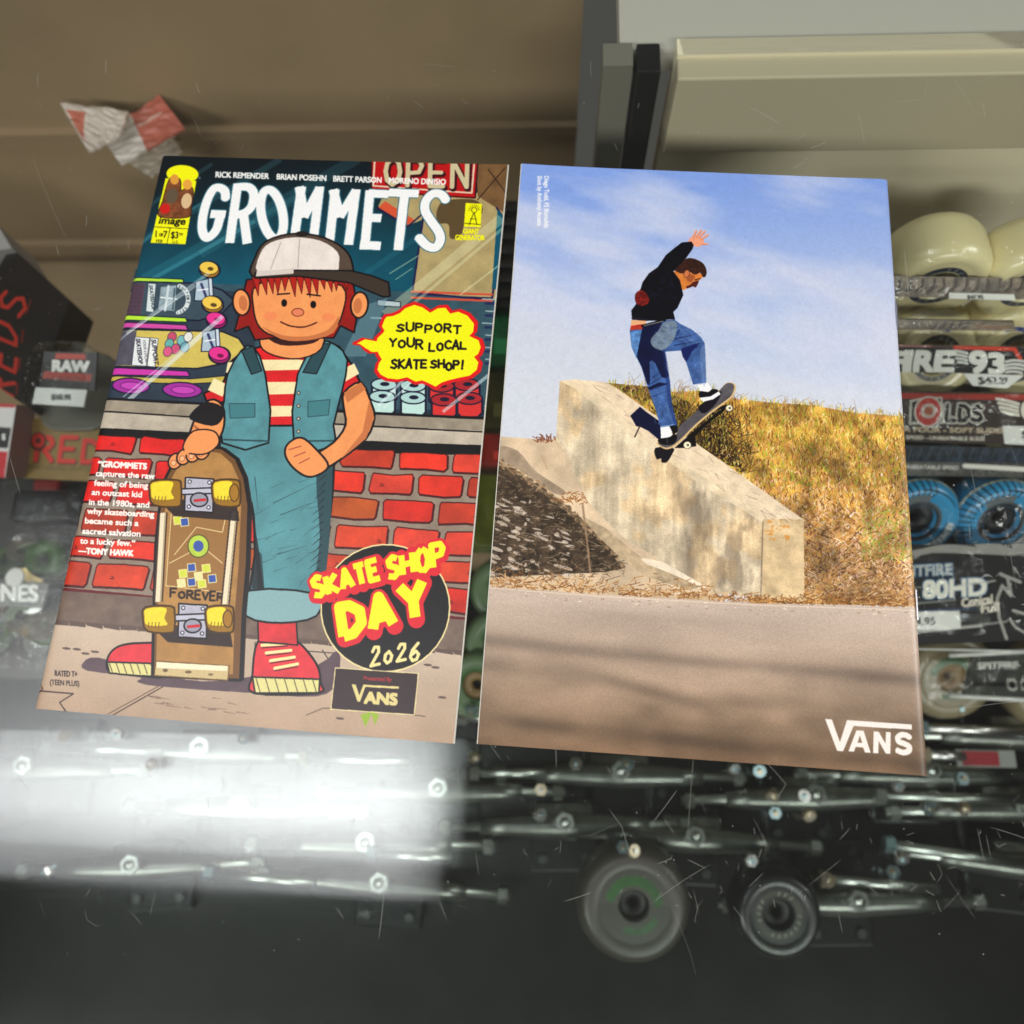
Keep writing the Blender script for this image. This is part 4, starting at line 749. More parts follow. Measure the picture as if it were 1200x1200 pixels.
# ------------------------------------------------------------------ the display case
CASE = empty('display_case', (0, .2, -.62), 'glass topped shop display case the two comic books lie on', 'display case')
GT = .008
def scene_case():
    gm = film('clear glass top', (.95, .965, .955), .042, .036, 0, 60, .0025, smudge=True)
    C0 = XA*.02+YA*.16
    g = box('glass_top', C0-ZA*(GT/2), XA, YA, ZA, .62, .52, GT/2, gm, CASE)
    # fine scratches worn into the glass
    V, F = [], []; rs = random.Random(5)
    def ribbon(p, w):
        n = len(p)
        for i, q in enumerate(p):
            d = (p[min(i+1, n-1)]-p[max(i-1, 0)]); d.normalize(); s = Vector((-d.y, d.x, 0))*w*.5*(1 if 0 < i < n-1 else .2); V.extend([q-s, q+s])
            if i: k = len(V); F.append((k-4, k-2, k-1, k-3))
    for k in range(600):
        x, y = rs.uniform(-20, 1220), (rs.uniform(740, 1070) if rs.random() < .62 else rs.uniform(60, 800)); z = .00004; L_ = rs.choice((6, 9, 14, 20, 34, 60))*rs.uniform(.5, 1.3)
        a = rs.uniform(0, pi) if rs.random() < .5 else rs.gauss(1.35, .22); cv = rs.gauss(0, .012); p = at(x, y, z); P = [p]
        for i in range(rs.randint(4, 10)):
            if rs.random() < .07: a += rs.uniform(-1.6, 1.6)
            x += cos(a)*L_/6; y += sin(a)*L_/6; a += cv; P.append(at(x, y, z))
            if rs.random() < .12 and len(P) > 2: break
        ribbon(P, rs.uniform(.00005, .00017))
    for k in range(260):
        p = at(rs.uniform(-20, 1220), rs.uniform(60, 1140), .00004); r = rs.uniform(.0001, .0003); n = len(V); V.extend([p+Vector((r*cos(a), r*sin(a), 0)) for a in (0, 1.2, 2.6, 3.9, 5.2)]); F.append(tuple(range(n, n+5)))
    sm = mat('scratched glass', (205, 205, 198), .6, alpha=.36)
    obj('scratches', V, F, sm, g, kind='stuff')
    wall = mat('taupe laminate', (152, 130, 100), .55, nz=.12, nscale=9, bump=.1); beige = mat('beige back wall', (238, 228, 198), .6, nz=.05, nscale=6)
    # shelf board at the upper left and wall behind: placed where the photograph shows them
    def quad(name, pts, zs, m): P = [at(x, y, z) for (x, y), z in zip(pts, zs)]; return obj(name, P+[p-ZA*.006 for p in P], [(3, 2, 1, 0), (4, 5, 6, 7), (0, 1, 5, 4), (1, 2, 6, 5), (2, 3, 7, 6), (3, 0, 4, 7)], m, CASE)
    W0 = at(1150, 262, -.13); yb = W0.dot(YA)+.012
    def wp(xp, z): return XA*xp+YA*yb+ZA*z
    xpost = at(750, 200, -.2); 
    # where the ray of the post meets the back wall plane
    def onwall(px, py):
        d = MC@Vector(((px-600)/FPX, (600-py)/FPX, -1)); o = Vector((0, 0, CAM_H)); t = (yb-o.dot(YA))/d.dot(YA); return o+d*t
    q = onwall(745, 170); xq = q.dot(XA)
    ym = mat('dark post', (26, 26, 26), .35, 0, .5); gp = mat('grey edge', (120, 118, 106), .5)
    c = wp((xq+.62)/2+.006, -.31); box('back_wall', c+YA*.006, XA, YA, ZA, (.62-xq)/2-.008, .005, .302, beige, CASE)
    zr = onwall(1000, 156).z; box('shade_band', c*1.0+YA*-.004+ZA*((zr-.010)/2-c.z), XA, YA, ZA, (.62-xq)/2-.008, .008, (-.010-zr)/2, mat('shade band beige', (190, 180, 152), .5), CASE, .001)  # added darker strip, stands for the ledge's shadow on the wall top
    box('rear_ledge', c+YA*.075+ZA*(-.02-c.z), XA, YA, ZA, (.62-xq)/2+.02, .066, .006, mat('pale ledge laminate', (196, 192, 180), .5), CASE)
    box('post', wp(xq, -.31)+YA*.002, XA, YA, ZA, .0060, .009, .3, ym, CASE, .001)
    box('post_edge', wp(xq-.0155, -.31)+YA*.004, XA, YA, ZA, .0075, .007, .3, gp, CASE)
    # the left bay is deeper: a laminate back and a board floor
    xl = -.6; yl = yb+.10
    box('back_panel', XA*((xl+xq-.03)/2)+YA*yl-ZA*.31, XA, YA, ZA, (xq-.03-xl)/2, .005, .30, wall, CASE)
    for k, z in enumerate((-.16, -.30)): box('rail', XA*((xl+xq-.03)/2)+YA*(yl-.008)+ZA*z, XA, YA, ZA, (xq-.03-xl)/2, .003, .004+.003*(k % 2), mat('taupe rail', (156, 134, 104) if k % 2 else (144, 122, 94), .5), CASE)
    box('shelf', XA*((xl+xq-.03)/2)+YA*(.12+yl)/2*1.0-ZA*.33, XA, YA, ZA, (xq-.03-xl)/2, (yl-.12)/2-.006, .006, wall, CASE)
    dark = mat('black shelf board', (24, 23, 22), .28, nz=.3, nscale=30); box('shelf', XA*.0+YA*.0-ZA*.40, XA, YA, ZA, .6, .33, .006, dark, CASE)
    box('floor', XA*0+YA*.12-ZA*.63, XA, YA, ZA, .62, .5, .006, dark, CASE)
    rm = mat('black painted side', (30, 29, 27), .5)
    for s in (-1, 1): box('side_panel', XA*s*.626+YA*.12-ZA*.32, XA, YA, ZA, .004, .5, .31, rm, CASE)
    gl2 = film('shelf glass', (.93, .96, .945), .05, .03)
    box('glass_shelf', XA*.02-YA*.155-ZA*.30, XA, YA, ZA, .58, .145, .003, gl2, CASE)
scene_case()
# ------------------------------------------------------------------ the two comic books
def comic(name, label, cx, cy, rz, image, spine):
    t = empty(name, (cx, cy, 0), label, 'comic book'); t.rotation_euler = (0, 0, rz)
    pm = mat('gloss cover print', rough=.36, spec=.38, image=image, bump=.05, bscale=900, coat=.35); pm.node_tree.nodes['Principled BSDF'].inputs['Coat Roughness'].default_value = .5; pg = mat('paper pages', (226, 222, 212), .6); nx, ny = 56, 60
    def zt(u, v, base=.0011):
        s = u if spine == 'l' else 1-u      # 0 at the spine
        z = base*(1-np.exp(-s*CW/.0011))+.0002
        z += .0028*s**2.4*(1+.35*sin(3.1*v+1))+.0005*sin(5*s+2*v)*s+.00016*sin(11*v+3*s)*min(1, s*4)
        return z
    def sheet(nm, dz, m, uvs, inset=0, th=.00012):
        V, F, uv = [], [], []
        ins_l = -inset if spine == 'r' else 0; ins_r = -inset if spine == 'l' else 0
        for j in range(ny+1):
            for i in range(nx+1):
                # finer near the spine
                q = i/nx; q = q**1.6 if spine == 'l' else 1-(1-q)**1.6
                x = -CW/2-ins_l+(CW+ins_l+ins_r)*q; V.append((x, CH/2-CH*j/ny, zt(q, j/ny)+dz)); uv.append((q, 1-j/ny))
        n = len(V)
        for j in range(ny):
            for i in range(nx): a = j*(nx+1)+i; F.append((a, a+nx+1, a+nx+2, a+1))
        me = bpy.data.meshes.new(nm); me.from_pydata([tuple(v) for v in V], [], F); l = me.uv_layers.new(name='UVMap')
        for p in me.polygons:
            p.use_smooth = True
            for li in p.loop_indices: l.data[li].uv = uv[me.loops[li].vertex_index]
        me.materials.append(m)
        if uvs: me.materials.append(pg)
        o = bpy.data.objects.new(nm, me); COL.objects.link(o); o.parent = t
        md = o.modifiers.new('thickness', 'SOLIDIFY'); md.thickness = th; md.offset = -1
        es = o.modifiers.new('crisp edges', 'EDGE_SPLIT'); es.split_angle = radians(50)
        if uvs: md.material_offset = 1; md.material_offset_rim = 1
        return o
    sheet('cover', 0, pm, True)
    for k in range(4): sheet('page', -.00022-.0002*k, pg, False, -rnd.uniform(.0001, .0006))
    sx = -1 if spine == 'l' else 1; st = mat('staple wire', (225, 225, 228), .25, 1)
    for yy in (.062, -.066):
        V, F = rod(Vector((sx*(CW/2+.0002), yy-.006, .0007)), Vector((sx*(CW/2+.0002), yy+.006, .0007)), .0004, 8)
        me = bpy.data.meshes.new('staple'); me.from_pydata([tuple(v) for v in V], [], F); me.materials.append(st); o = bpy.data.objects.new('staple', me); COL.objects.link(o); o.parent = t
    return t
comic('comic_book', 'comic book lying face up, cartoon skater and brick wall on its cover', -.0884, .14476, -.2265, front_cover().image('front cover print'), 'l')
comic('comic_book', 'comic book lying face down, photo of a skateboarder on a concrete ledge', .08365, .10676, -.2155, back_cover().image('back cover print'), 'r')
# ------------------------------------------------------------------ goods in the case: wheels in packs at the right
URE = mat('cream urethane', (226, 214, 164), .28, spec=.5, coat=.2); BLK = mat('black card', (20, 20, 22), .4); WHT = mat('white label', (226, 226, 220), .5)
WRAP = film('shrink wrap', (.98, .98, .98), .03, .07, 1.0, 55, 0); CLR = film('clear plastic shell', (.93, .94, .93), .045, .06, 1.0, 90, 0)
def wheel_prof(R, w, hub=.011):
    return [(hub, -w*.42), (R*.62, -w*.42), (R*.80, -w/2), (R*.93, -w*.40), (R, -w*.24), (R, w*.24), (R*.93, w*.40), (R*.80, w/2), (R*.62, w*.42), (hub, w*.42)]
def ring_canvas(base, kind):
    c = Canvas(360, 360, None, base); 
    if kind == 'blue':
        c.ell(180, 180, 178, 178, (46, 134, 180)); 
        for k in range(15):
            a = radians(150+k*9.5); p = [(180+r*cos(a+d), 180+r*sin(a+d)) for r, d in ((176, 0), (150, .06), (118, .02))]; c.line(p, 6.5, (10, 18, 26), taper=False)
        for k in range(12):
            a = radians(62+k*7); c.line([(180+r*cos(a), 180+r*sin(a)) for r in (174, 150)], 5, (12, 26, 40))
        c.line([(180+160*cos(radians(a)), 180+160*sin(radians(a))) for a in range(58, 150, 6)], 5, (14, 28, 44)); c.line([(180+132*cos(radians(a)), 180+132*sin(radians(a))) for a in range(5, 60, 6)], 22, (176, 186, 190)); c.line([(180+117*cos(radians(a)), 180+117*sin(radians(a))) for a in range(2, 60, 6)], 4, (8, 14, 20)); c.line([(180+147*cos(radians(a)), 180+147*sin(radians(a))) for a in range(2, 60, 6)], 4, (8, 14, 20))
        for k in range(6): a = radians(8+k*9); c.line([(180+r*cos(a), 180+r*sin(a)) for r in (118, 146)], 3, (8, 14, 20))
        c.line([(180+150*cos(radians(a)), 180+150*sin(radians(a))) for a in range(-95, -25, 6)], 5, (12, 22, 34)); c.ell(180, 180, 96, 96, (70, 76, 80)); c.ell(180, 180, 84, 84, (16, 16, 18))
        c.line([(180+110*cos(radians(a)), 180+110*sin(radians(a))) for a in range(-130, -78, 6)], 34, (96, 104, 108))
    elif kind == 'green':
        c.line([(180+116*cos(a), 180+116*sin(a)) for a in np.linspace(3.5, 6.1, 30)], 46, (34, 78, 30), nz=.2); c.line([(180+116*cos(a), 180+116*sin(a)) for a in np.linspace(.6, 1.9, 20)], 30, (44, 84, 40), nz=.2); c.ell(180, 180, 56, 56, tuple(int(v*.6) for v in base))
    else:
        ink = {'navy': (40, 48, 66), 'royal': (34, 50, 120), 'green': (30, 84, 40), 'dark': (52, 48, 40)}[kind]
        c.line([(180+128*cos(a), 180+128*sin(a)) for a in np.linspace(0, 2*pi, 60)], 34, ink)
        for i, ch in enumerate('|||||||  ||||  |||  '): 
            a = 2*pi*i/20
            if ch != ' ' and kind != 'green': c.line([(180+116*cos(a), 180+116*sin(a)), (180+134*cos(a+.05), 180+134*sin(a+.05))], 4, (176, 176, 166))
        c.ell(180, 180, 62, 62, tuple(int(v*.62) for v in base))
    return c.image('wheel print')
_rc = {}
def wheel(parent, c, ax, R=.027, w=.032, m=None, kind='navy', base=(226, 214, 164), as_thing=None, xd=None, core=(120, 96, 60)):
    m = m or URE
    if as_thing: parent = empty('skateboard_wheel', c, *as_thing)
    V, F = lathe(c, ax, wheel_prof(R, w), 48); o = obj('wheel' if not as_thing else 'tyre', V, F, m, parent, smooth=True)
    if (kind, base) not in _rc: _rc[kind, base] = mat('wheel print '+kind, image=ring_canvas(base, kind), rough=.3)
    V, F, uv = disc_uv(c+ax.normalized()*(w*.42+.0002), ax, xd or XA, .0112, R*.66 if kind != 'blue' else R*.80, 48)
    if kind == 'blue':
        V = []; uv = []; F = []; ax = ax.normalized(); u = ((xd or XA)-ax*(xd or XA).dot(ax)).normalized(); v = ax.cross(u); pr = [(.0112, w*.42), (R*.62, w*.42), (R*.80, w/2), (R*.93, w*.40), (R, w*.24)]
        for i in range(48):
            a = 2*pi*i/48
            for r, h in pr: V.append(c+(u*cos(a)+v*sin(a))*(r+.0001)+ax*(h+.0002)); uv.append((.5+.5*cos(a)*r/R, .5+.5*sin(a)*r/R))
        for i in range(48):
            j = (i+1) % 48
            for k in range(4): F.append((i*5+k, i*5+k+1, j*5+k+1, j*5+k))
    obj('printed_ring', V, F, _rc[kind, base], o, uv=uv, smooth=True)
    V, F = lathe(c, ax, [(.0115, -w*.3), (.0115, w*.3), (.0040, w*.26), (.0040, -w*.26)], 28); obj('core', V, F, mat('core', core, .5), o, smooth=True)
    return parent
def axis(T): return (-YA*sin(radians(T))+ZA*cos(radians(T))).normalized()
GP = 'packs of skateboard wheels in the case'
def wrap_over(parent, quad, zs, lift=.0, nm='shrink_wrap'):
    P = [at(x, y, z)+ZA*lift for (x, y), z in zip(quad, zs)]; V, F = [], []; n = 14
    for j in range(n+1):
        for i in range(n+1):
            a, b = i/n, j/n; p = (P[0]*(1-a)+P[1]*a)*(1-b)+(P[3]*(1-a)+P[2]*a)*b
            e = min(a, 1-a, b, 1-b)*4; p = p+ZA*(.004*min(1, e)+rnd.uniform(-.0006, .0006)); V.append(p)
    for j in range(n):
        for i in range(n): k = j*(n+1)+i; F.append((k, k+n+1, k+n+2, k+1))
    obj(nm, V, F, WRAP, parent, smooth=True)
def price(parent, quad, zs, txt, size, x, y, slope=0.0):
    c = qcanvas(quad, 240, 110, (222, 222, 216)); c.text(txt, x, y, size, (30, 30, 30), slope=slope, bold=.2); card('price_label', quad, zs, .0004, mat('price print', image=c.image('price print'), rough=.5), WHT, parent)
# back pack: two large cream wheels standing on edge
p1 = empty('wheel_pack', at(1100, 320, -.10), 'shrink wrapped pack of big cream wheels standing against the beige wall', 'wheel pack', GP)
for px in (1093, 1201): wheel(p1, at(px, 311+(px-1093)*.03, -.085), axis(82), .0285, .034, kind='navy')
wrap_over(p1, [(1030, 240), (1260, 246), (1262, 325), (1030, 322)], (-.065, -.065, -.06, -.06), .012)
# second and third packs: header strips over cream wheels
p2 = empty('wheel_pack', at(1120, 360, -.13), 'pack of cream wheels with blue print and faded brown header', 'wheel pack', GP)
q = [(980, 322), (1250, 327), (1250, 352), (980, 346)]; c = qcanvas(q, 800, 80, (112, 100, 86))
c.put((slice(0, 80), slice(0, 800), np.ones((80, 800), bool)), (118, 106, 92), nz=.5, cell=30)
for k in range(14): c.line([(1046+k*13, 343-k % 3), (1053+k*13, 336), (1052+k*13+k % 4, 327)], 2.6, (60, 50, 42), smooth=3); c.line([(1050+k*13, 342), (1058+k*13, 338-k % 2*3)], 1.6, (74, 62, 52))
card('header_card', q, (-.072, -.072, -.078, -.078), .002, mat('faded header print', image=c.image('header'), rough=.35), BLK, p2)
for px in (1078, 1170): wheel(p2, at(px, 390+(px-1078)*.03, -.126), axis(60), .026, .031, kind='royal', base=(206, 194, 150))
price(p2, [(1112, 343), (1188, 345), (1190, 352), (1112, 350)], (-.0755, -.0755, -.076, -.076), '$47.95', 7, 1134, 350.5)
wrap_over(p2, [(1000, 322), (1240, 324), (1192, 372), (1010, 372)], (-.074, -.074, -.09, -.09), .003)
p3 = empty('wheel_pack', at(1120, 395, -.16), 'pack of cream wheels with dark ringed print above the red edged header', 'wheel pack', GP)
q = [(980, 373), (1188, 376), (1190, 388), (980, 386)]; c = qcanvas(q, 700, 60, (96, 84, 66)); c.put((slice(0, 60), slice(0, 700), np.ones((60, 700), bool)), (104, 90, 70), nz=.4, cell=20); [c.line([(1096+k*9, 386), (1102+k*9, 382), (1104+k*9, 377)], 2.6, (52, 44, 38)) for k in range(5)]; c.line([(1150, 383), (1182, 384)], 4, (140, 88, 60), .6)
card('header_card', q, (-.082, -.082, -.086, -.086), .002, mat('olive header print', image=c.image('header'), rough=.35), BLK, p3)
for px, r in ((1086, .0265), (1180, .0275)): wheel(p3, at(px, 414, -.132), axis(40), r, .031, kind='dark', base=(200, 188, 146))
wrap_over(p3, [(1000, 374), (1230, 378), (1230, 404), (1000, 402)], (-.083, -.083, -.09, -.09), .001)
# fourth pack: black header, white heavy italic, winged number
p4 = empty('wheel_pack', at(1120, 440, -.17), 'wheel pack with black header, big white italic letters and winged 93', 'wheel pack', GP)
q = [(960, 402), (1262, 408), (1262, 440), (960, 434)]; c = qcanvas(q, 1300, 140, (26, 24, 26)); c.put((slice(0, 140), slice(0, 1300), np.ones((140, 1300), bool)), (30, 27, 28), nz=.25, cell=40)
c.line([(960, 404), (1092, 405.5)], 3, (150, 104, 96)); c.line([(1120, 407), (1190, 409), (1197, 420)], 4.5, (204, 62, 40)); c.line([(1093, 406), (1118, 407)], 2, (90, 60, 56))
WB = (222, 222, 214)
for s_, x, w_ in (('SPITF', 972, 86), ('I', 1060, 7), ('R', 1072.5, 21), ('E', 1096.5, 21)): c.text(s_, x, 434.5, 33.5, WB, slope=.012, shear=.16, bold=1.7, fit=w_)
c.line([(1057, 437.2), (1118, 438)], .9, (180, 180, 176))
c.text('9', 1138.5, 436, 35, WB, slope=.012, bold=1.5, fit=19); c.text('3', 1160.5, 437, 33, WB, slope=.012, bold=1.5, fit=17)
for k in range(4): c.line([(1120+k*1.5, 411+k*4.4), (1128+k, 412+k*4.2), (1135, 414+k*4)], 3, (206, 206, 198), smooth=3); c.line([(1180, 424+k*4), (1190, 422+k*4.4), (1204-k*2, 424+k*4.4)], 3, (206, 206, 198), smooth=3)
card('header_card', q, (-.096, -.096, -.106, -.106), .002, mat('black header print', image=c.image('header'), rough=.5, spec=.2), BLK, p4)
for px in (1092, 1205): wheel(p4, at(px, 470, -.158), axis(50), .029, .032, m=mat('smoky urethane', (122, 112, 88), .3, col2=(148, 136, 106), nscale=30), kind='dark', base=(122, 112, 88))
price(p4, [(1128, 437), (1200, 440), (1180, 455), (1140, 452)], (-.1065, -.1065, -.111, -.111), '$47.95', 11, 1143.5, 451, .02)
wrap_over(p4, [(990, 403), (1260, 408), (1260, 462), (990, 458)], (-.094, -.094, -.115, -.115), .0)
# fifth pack: brown-black header with outlined letters and a red wheel for the O
p5 = empty('wheel_pack', at(1120, 500, -.18), 'wheel pack with red topped brown header and outlined letters round a red ring', 'wheel pack', GP)
q = [(960, 458), (1262, 462), (1262, 524), (960, 514)]; c = qcanvas(q, 1300, 260, (48, 38, 34)); c.put((slice(0, 260), slice(0, 1300), np.ones((260, 1300), bool)), (50, 39, 34), nz=.2, cell=60)
c.line([(960, 462.5), (1262, 466.5)], 7, (158, 42, 32)); GRY = (188, 184, 172)
c.poly([(1062, 470), (1075, 467), (1097, 466), (1100, 496), (1062, 497)], (30, 26, 26), out=GRY, ow=2)
pass
[c.hand('LDS', 1104, 493, 18, 10.5, k_, w_, .03, gap=.45, jit=0) for k_, w_ in ((GRY, 8.2), ((24, 20, 22), 5.0))]
c.ell(1082.5, 482.5, 15.5, 17.5, (170, 44, 34), out=GRY, ow=2); c.ell(1083, 482, 9.2, 9, (168, 158, 146)); c.ell(1083, 482, 5.5, 5.5, (156, 84, 58)); c.line([(1078, 478), (1088, 486)], .8, (90, 40, 30))
c.text('FORMULA FOUR - SOFT SLIDERS', 1008, 505.5, 7.6, (176, 160, 132), slope=.012, shear=.05, bold=.45, fit=172); c.text('TOP SPEED - UNBEATABLE SLIDE', 1040, 514, 5.6, (196, 190, 176), slope=.02, bold=.3, fit=108)
for k in range(4): c.line([(1163+k*2.4, 467.5+k*5), (1176, 470+k*4.6), (1190, 474+k*4.2)], 3.4, (220, 214, 200), smooth=3)
c.ell(1200, 481, 8.5, 12, (220, 214, 200), out=(30, 26, 26), ow=2)
card('header_card', q, (-.124, -.124, -.142, -.142), .002, mat('brown header print', image=c.image('header'), rough=.5, spec=.2), BLK, p5)
price(p5, [(1175, 499), (1262, 501), (1262, 525), (1177, 520)], (-.1350, -.1350, -.1415, -.1415), '$47.95', 13, 1195, 514, .02)
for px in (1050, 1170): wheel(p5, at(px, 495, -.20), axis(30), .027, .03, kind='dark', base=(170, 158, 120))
wrap_over(p5, [(980, 459), (1262, 462), (1262, 522), (980, 518)], (-.123, -.123, -.141, -.141), .0)
# sixth: dark blue strip with clear tray edge
p6 = empty('wheel_pack', at(1120, 535, -.19), 'dark blue wheel pack in a clear tray above the blue wheels', 'wheel pack', GP)
q = [(960, 519), (1262, 527), (1262, 543), (960, 540)]; c = qcanvas(q, 1300, 90, (22, 28, 36)); c.put((slice(0, 90), slice(0, 1300), np.ones((90, 1300), bool)), (34, 44, 56), nz=.7, cell=34)
for k in range(16): c.line([(1060+k*12, 538), (1066+k*12, 524)], 1.5, (66, 76, 88), .7)
card('header_card', q, (-.146, -.146, -.152, -.152), .002, mat('dark blue header print', image=c.image('header'), rough=.5, spec=.2), BLK, p6)
q = [(960, 540), (1262, 543), (1262, 560), (960, 556)]; c = qcanvas(q, 1300, 90, (66, 66, 62)); c.put((slice(0, 90), slice(0, 1300), np.ones((90, 1300), bool)), (70, 70, 66), nz=.6, cell=18)
c.text('UNBEATABLE SPEED', 1056, 549, 6, (190, 188, 178), slope=.02, bold=.2, fit=64); c.line([(1128, 546), (1215, 551)], 6, (214, 212, 202))
card('tray_edge', q, (-.154, -.154, -.158, -.158), .002, mat('tray edge print', image=c.image('header'), rough=.25), BLK, p6)
# seventh: the two sky blue wheels above the black flame card
p7 = empty('wheel_pack', at(1120, 660, -.19), 'pack of two sky blue striped wheels above a black flame outlined card', 'wheel pack', GP)
BLU = mat('sky blue urethane', (42, 122, 166), .3, coat=.3)
for px, py in ((1066, 600), (1161, 601)): wheel(p7, at(px, py, -.19), axis(42), .0272, .031, m=BLU, kind='blue', core=(20, 20, 22))
box('tray', at(1130, 600, -.215), XA, (axis(42).cross(XA)).normalized(), axis(42), .13, .045, .002, mat('dark grey tray', (44, 44, 44), .3), p7)
q = [(975, 640), (1262, 636), (1262, 748), (975, 760)]; c = qcanvas(q, 1150, 440, (24, 24, 26)); c.put((slice(0, 440), slice(0, 1150), np.ones((440, 1150), bool)), (20, 20, 22), nz=.2, cell=60)
FG = (138, 136, 130)
c.line([(1000, 655), (1076, 646), (1110, 640), (1140, 641), (1156, 644)], 3.2, FG, smooth=4); c.line([(1156, 644), (1140, 631)], 2.6, FG); c.line([(1140, 633), (1168, 636), (1195, 645), (1188, 634)], 3, FG); c.line([(1076, 654), (1086, 648)], 2, FG)
c.poly([(1074, 648), (1110, 641), (1150, 643), (1158, 645), (1140, 634), (1170, 637), (1196, 646), (1188, 634), (1230, 640), (1230, 645), (1192, 650), (1150, 648), (1100, 647), (1074, 652)], FG)
c.line([(1184, 748), (1176, 722), (1174, 700), (1180, 684), (1190, 696), (1186, 674), (1178, 670), (1200, 680)], 3.6, (150, 148, 142)); c.line([(1188, 724), (1194, 734), (1206, 742)], 2.6, (160, 158, 152)); c.line([(1192, 714), (1204, 718)], 3, (170, 168, 162))
up = (-.03, -1)
def glow(t_, x, y, sz, w_, col, b, sh=0.0): c.text(t_, x, y, sz, (28, 84, 128), slope=-.055, fit=w_, bold=b+1.1, up=up, shear=sh); c.text(t_, x, y, sz, col, slope=-.055, fit=w_, bold=b, up=up, shear=sh)
glow('SPITFIRE', 1058, 674.5, 17, 64, (176, 178, 172), .5); glow('80HD', 1089, 698, 27, 73, (222, 220, 206), 1.2)
c.text('Conical', 1134, 709, 15, (214, 206, 190), slope=-.12, fit=35, bold=.5, shear=.1); c.text('Full', 1156, 716.5, 15, (214, 206, 190), slope=-.12, fit=20, bold=.5, shear=.1)
c.line([(1074, 687), (1086, 686)], 1.2, FG); c.line([(1129, 683.5), (1172, 678)], 1.4, (176, 174, 166)); c.line([(1074, 705), (1126, 700)], 2, (120, 120, 116)); c.text('SPEED', 1127, 722, 6, (160, 168, 176), fit=14, bold=.2); c.line([(1080, 713), (1150, 711)], 1.6, (28, 60, 100))
for k in range(23): c.line([(1126+k*2.6, 732-k*.18), (1127.5+k*2.6, 735-k*.4), (1126.5+k*2.6, 736-k*.36)], 1, (164, 164, 158))
card('flame_card', q, (-.170, -.170, -.196, -.196), .002, mat('black flame print', image=c.image('header'), rough=.5, spec=.2), BLK, p7)
price(p7, [(1040, 717), (1124, 716), (1126, 736), (1040, 741)], (-.1868, -.1868, -.1898, -.1898), '$44.95', 13.5, 1064, 732, -.01)
EDG = mat('bright tray rim', (200, 200, 194), .2, 0, .8)
for (a, b, z) in (((1040, 744), (1215, 727), -.192), ((1090, 745), (1220, 750), -.20), ((1060, 760), (1230, 764), -.205)):
    V, F = rod(at(*a, z), at(*b, z), .0007); obj('tray_rim', V, F, EDG, p7, smooth=True)
wrap_over(p7, [(990, 560), (1262, 562), (1262, 740), (990, 748)], (-.165, -.165, -.186, -.186), .0)
# eighth: cream wheel with green print, clear shell
p8 = empty('wheel_pack', at(1130, 800, -.26), 'clear pack of cream wheels with green print below the flame card', 'wheel pack', GP)
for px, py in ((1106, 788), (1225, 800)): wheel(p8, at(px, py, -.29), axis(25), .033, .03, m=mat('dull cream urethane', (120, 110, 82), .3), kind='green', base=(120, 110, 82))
q = [(1140, 768), (1262, 764), (1262, 818), (1128, 818)]; c = qcanvas(q, 500, 220, (38, 40, 37)); c.put((slice(0, 220), slice(0, 500), np.ones((220, 500), bool)), (40, 42, 38), nz=.5, cell=30); c.text('SPITFIRE', 1146, 783, 10, (176, 176, 170), slope=-.03, bold=.6, fit=46); [c.ell(1186+k*15, 802, 5, 6, (40, 42, 38), out=(170, 168, 160), ow=2.4) for k in range(3)]
card('header_card', q, (-.23, -.23, -.245, -.245), .002, mat('grey header print', image=c.image('header'), rough=.5, spec=.2), BLK, p8)
CH_ = mat('polished steel', (220, 220, 216), .3, 1)
for (a, b, z) in (((1112, 815), (1235, 822), -.23), ((1112, 768), (1225, 762), -.22)):
    V, F = rod(at(*a, z), at(*b, z), .0016); obj('shell_rim', V, F, EDG, p8, smooth=True)
wrap_over(p8, [(1080, 766), (1250, 760), (1250, 822), (1090, 826)], (-.22, -.22, -.235, -.235), 0, 'clear_shell')
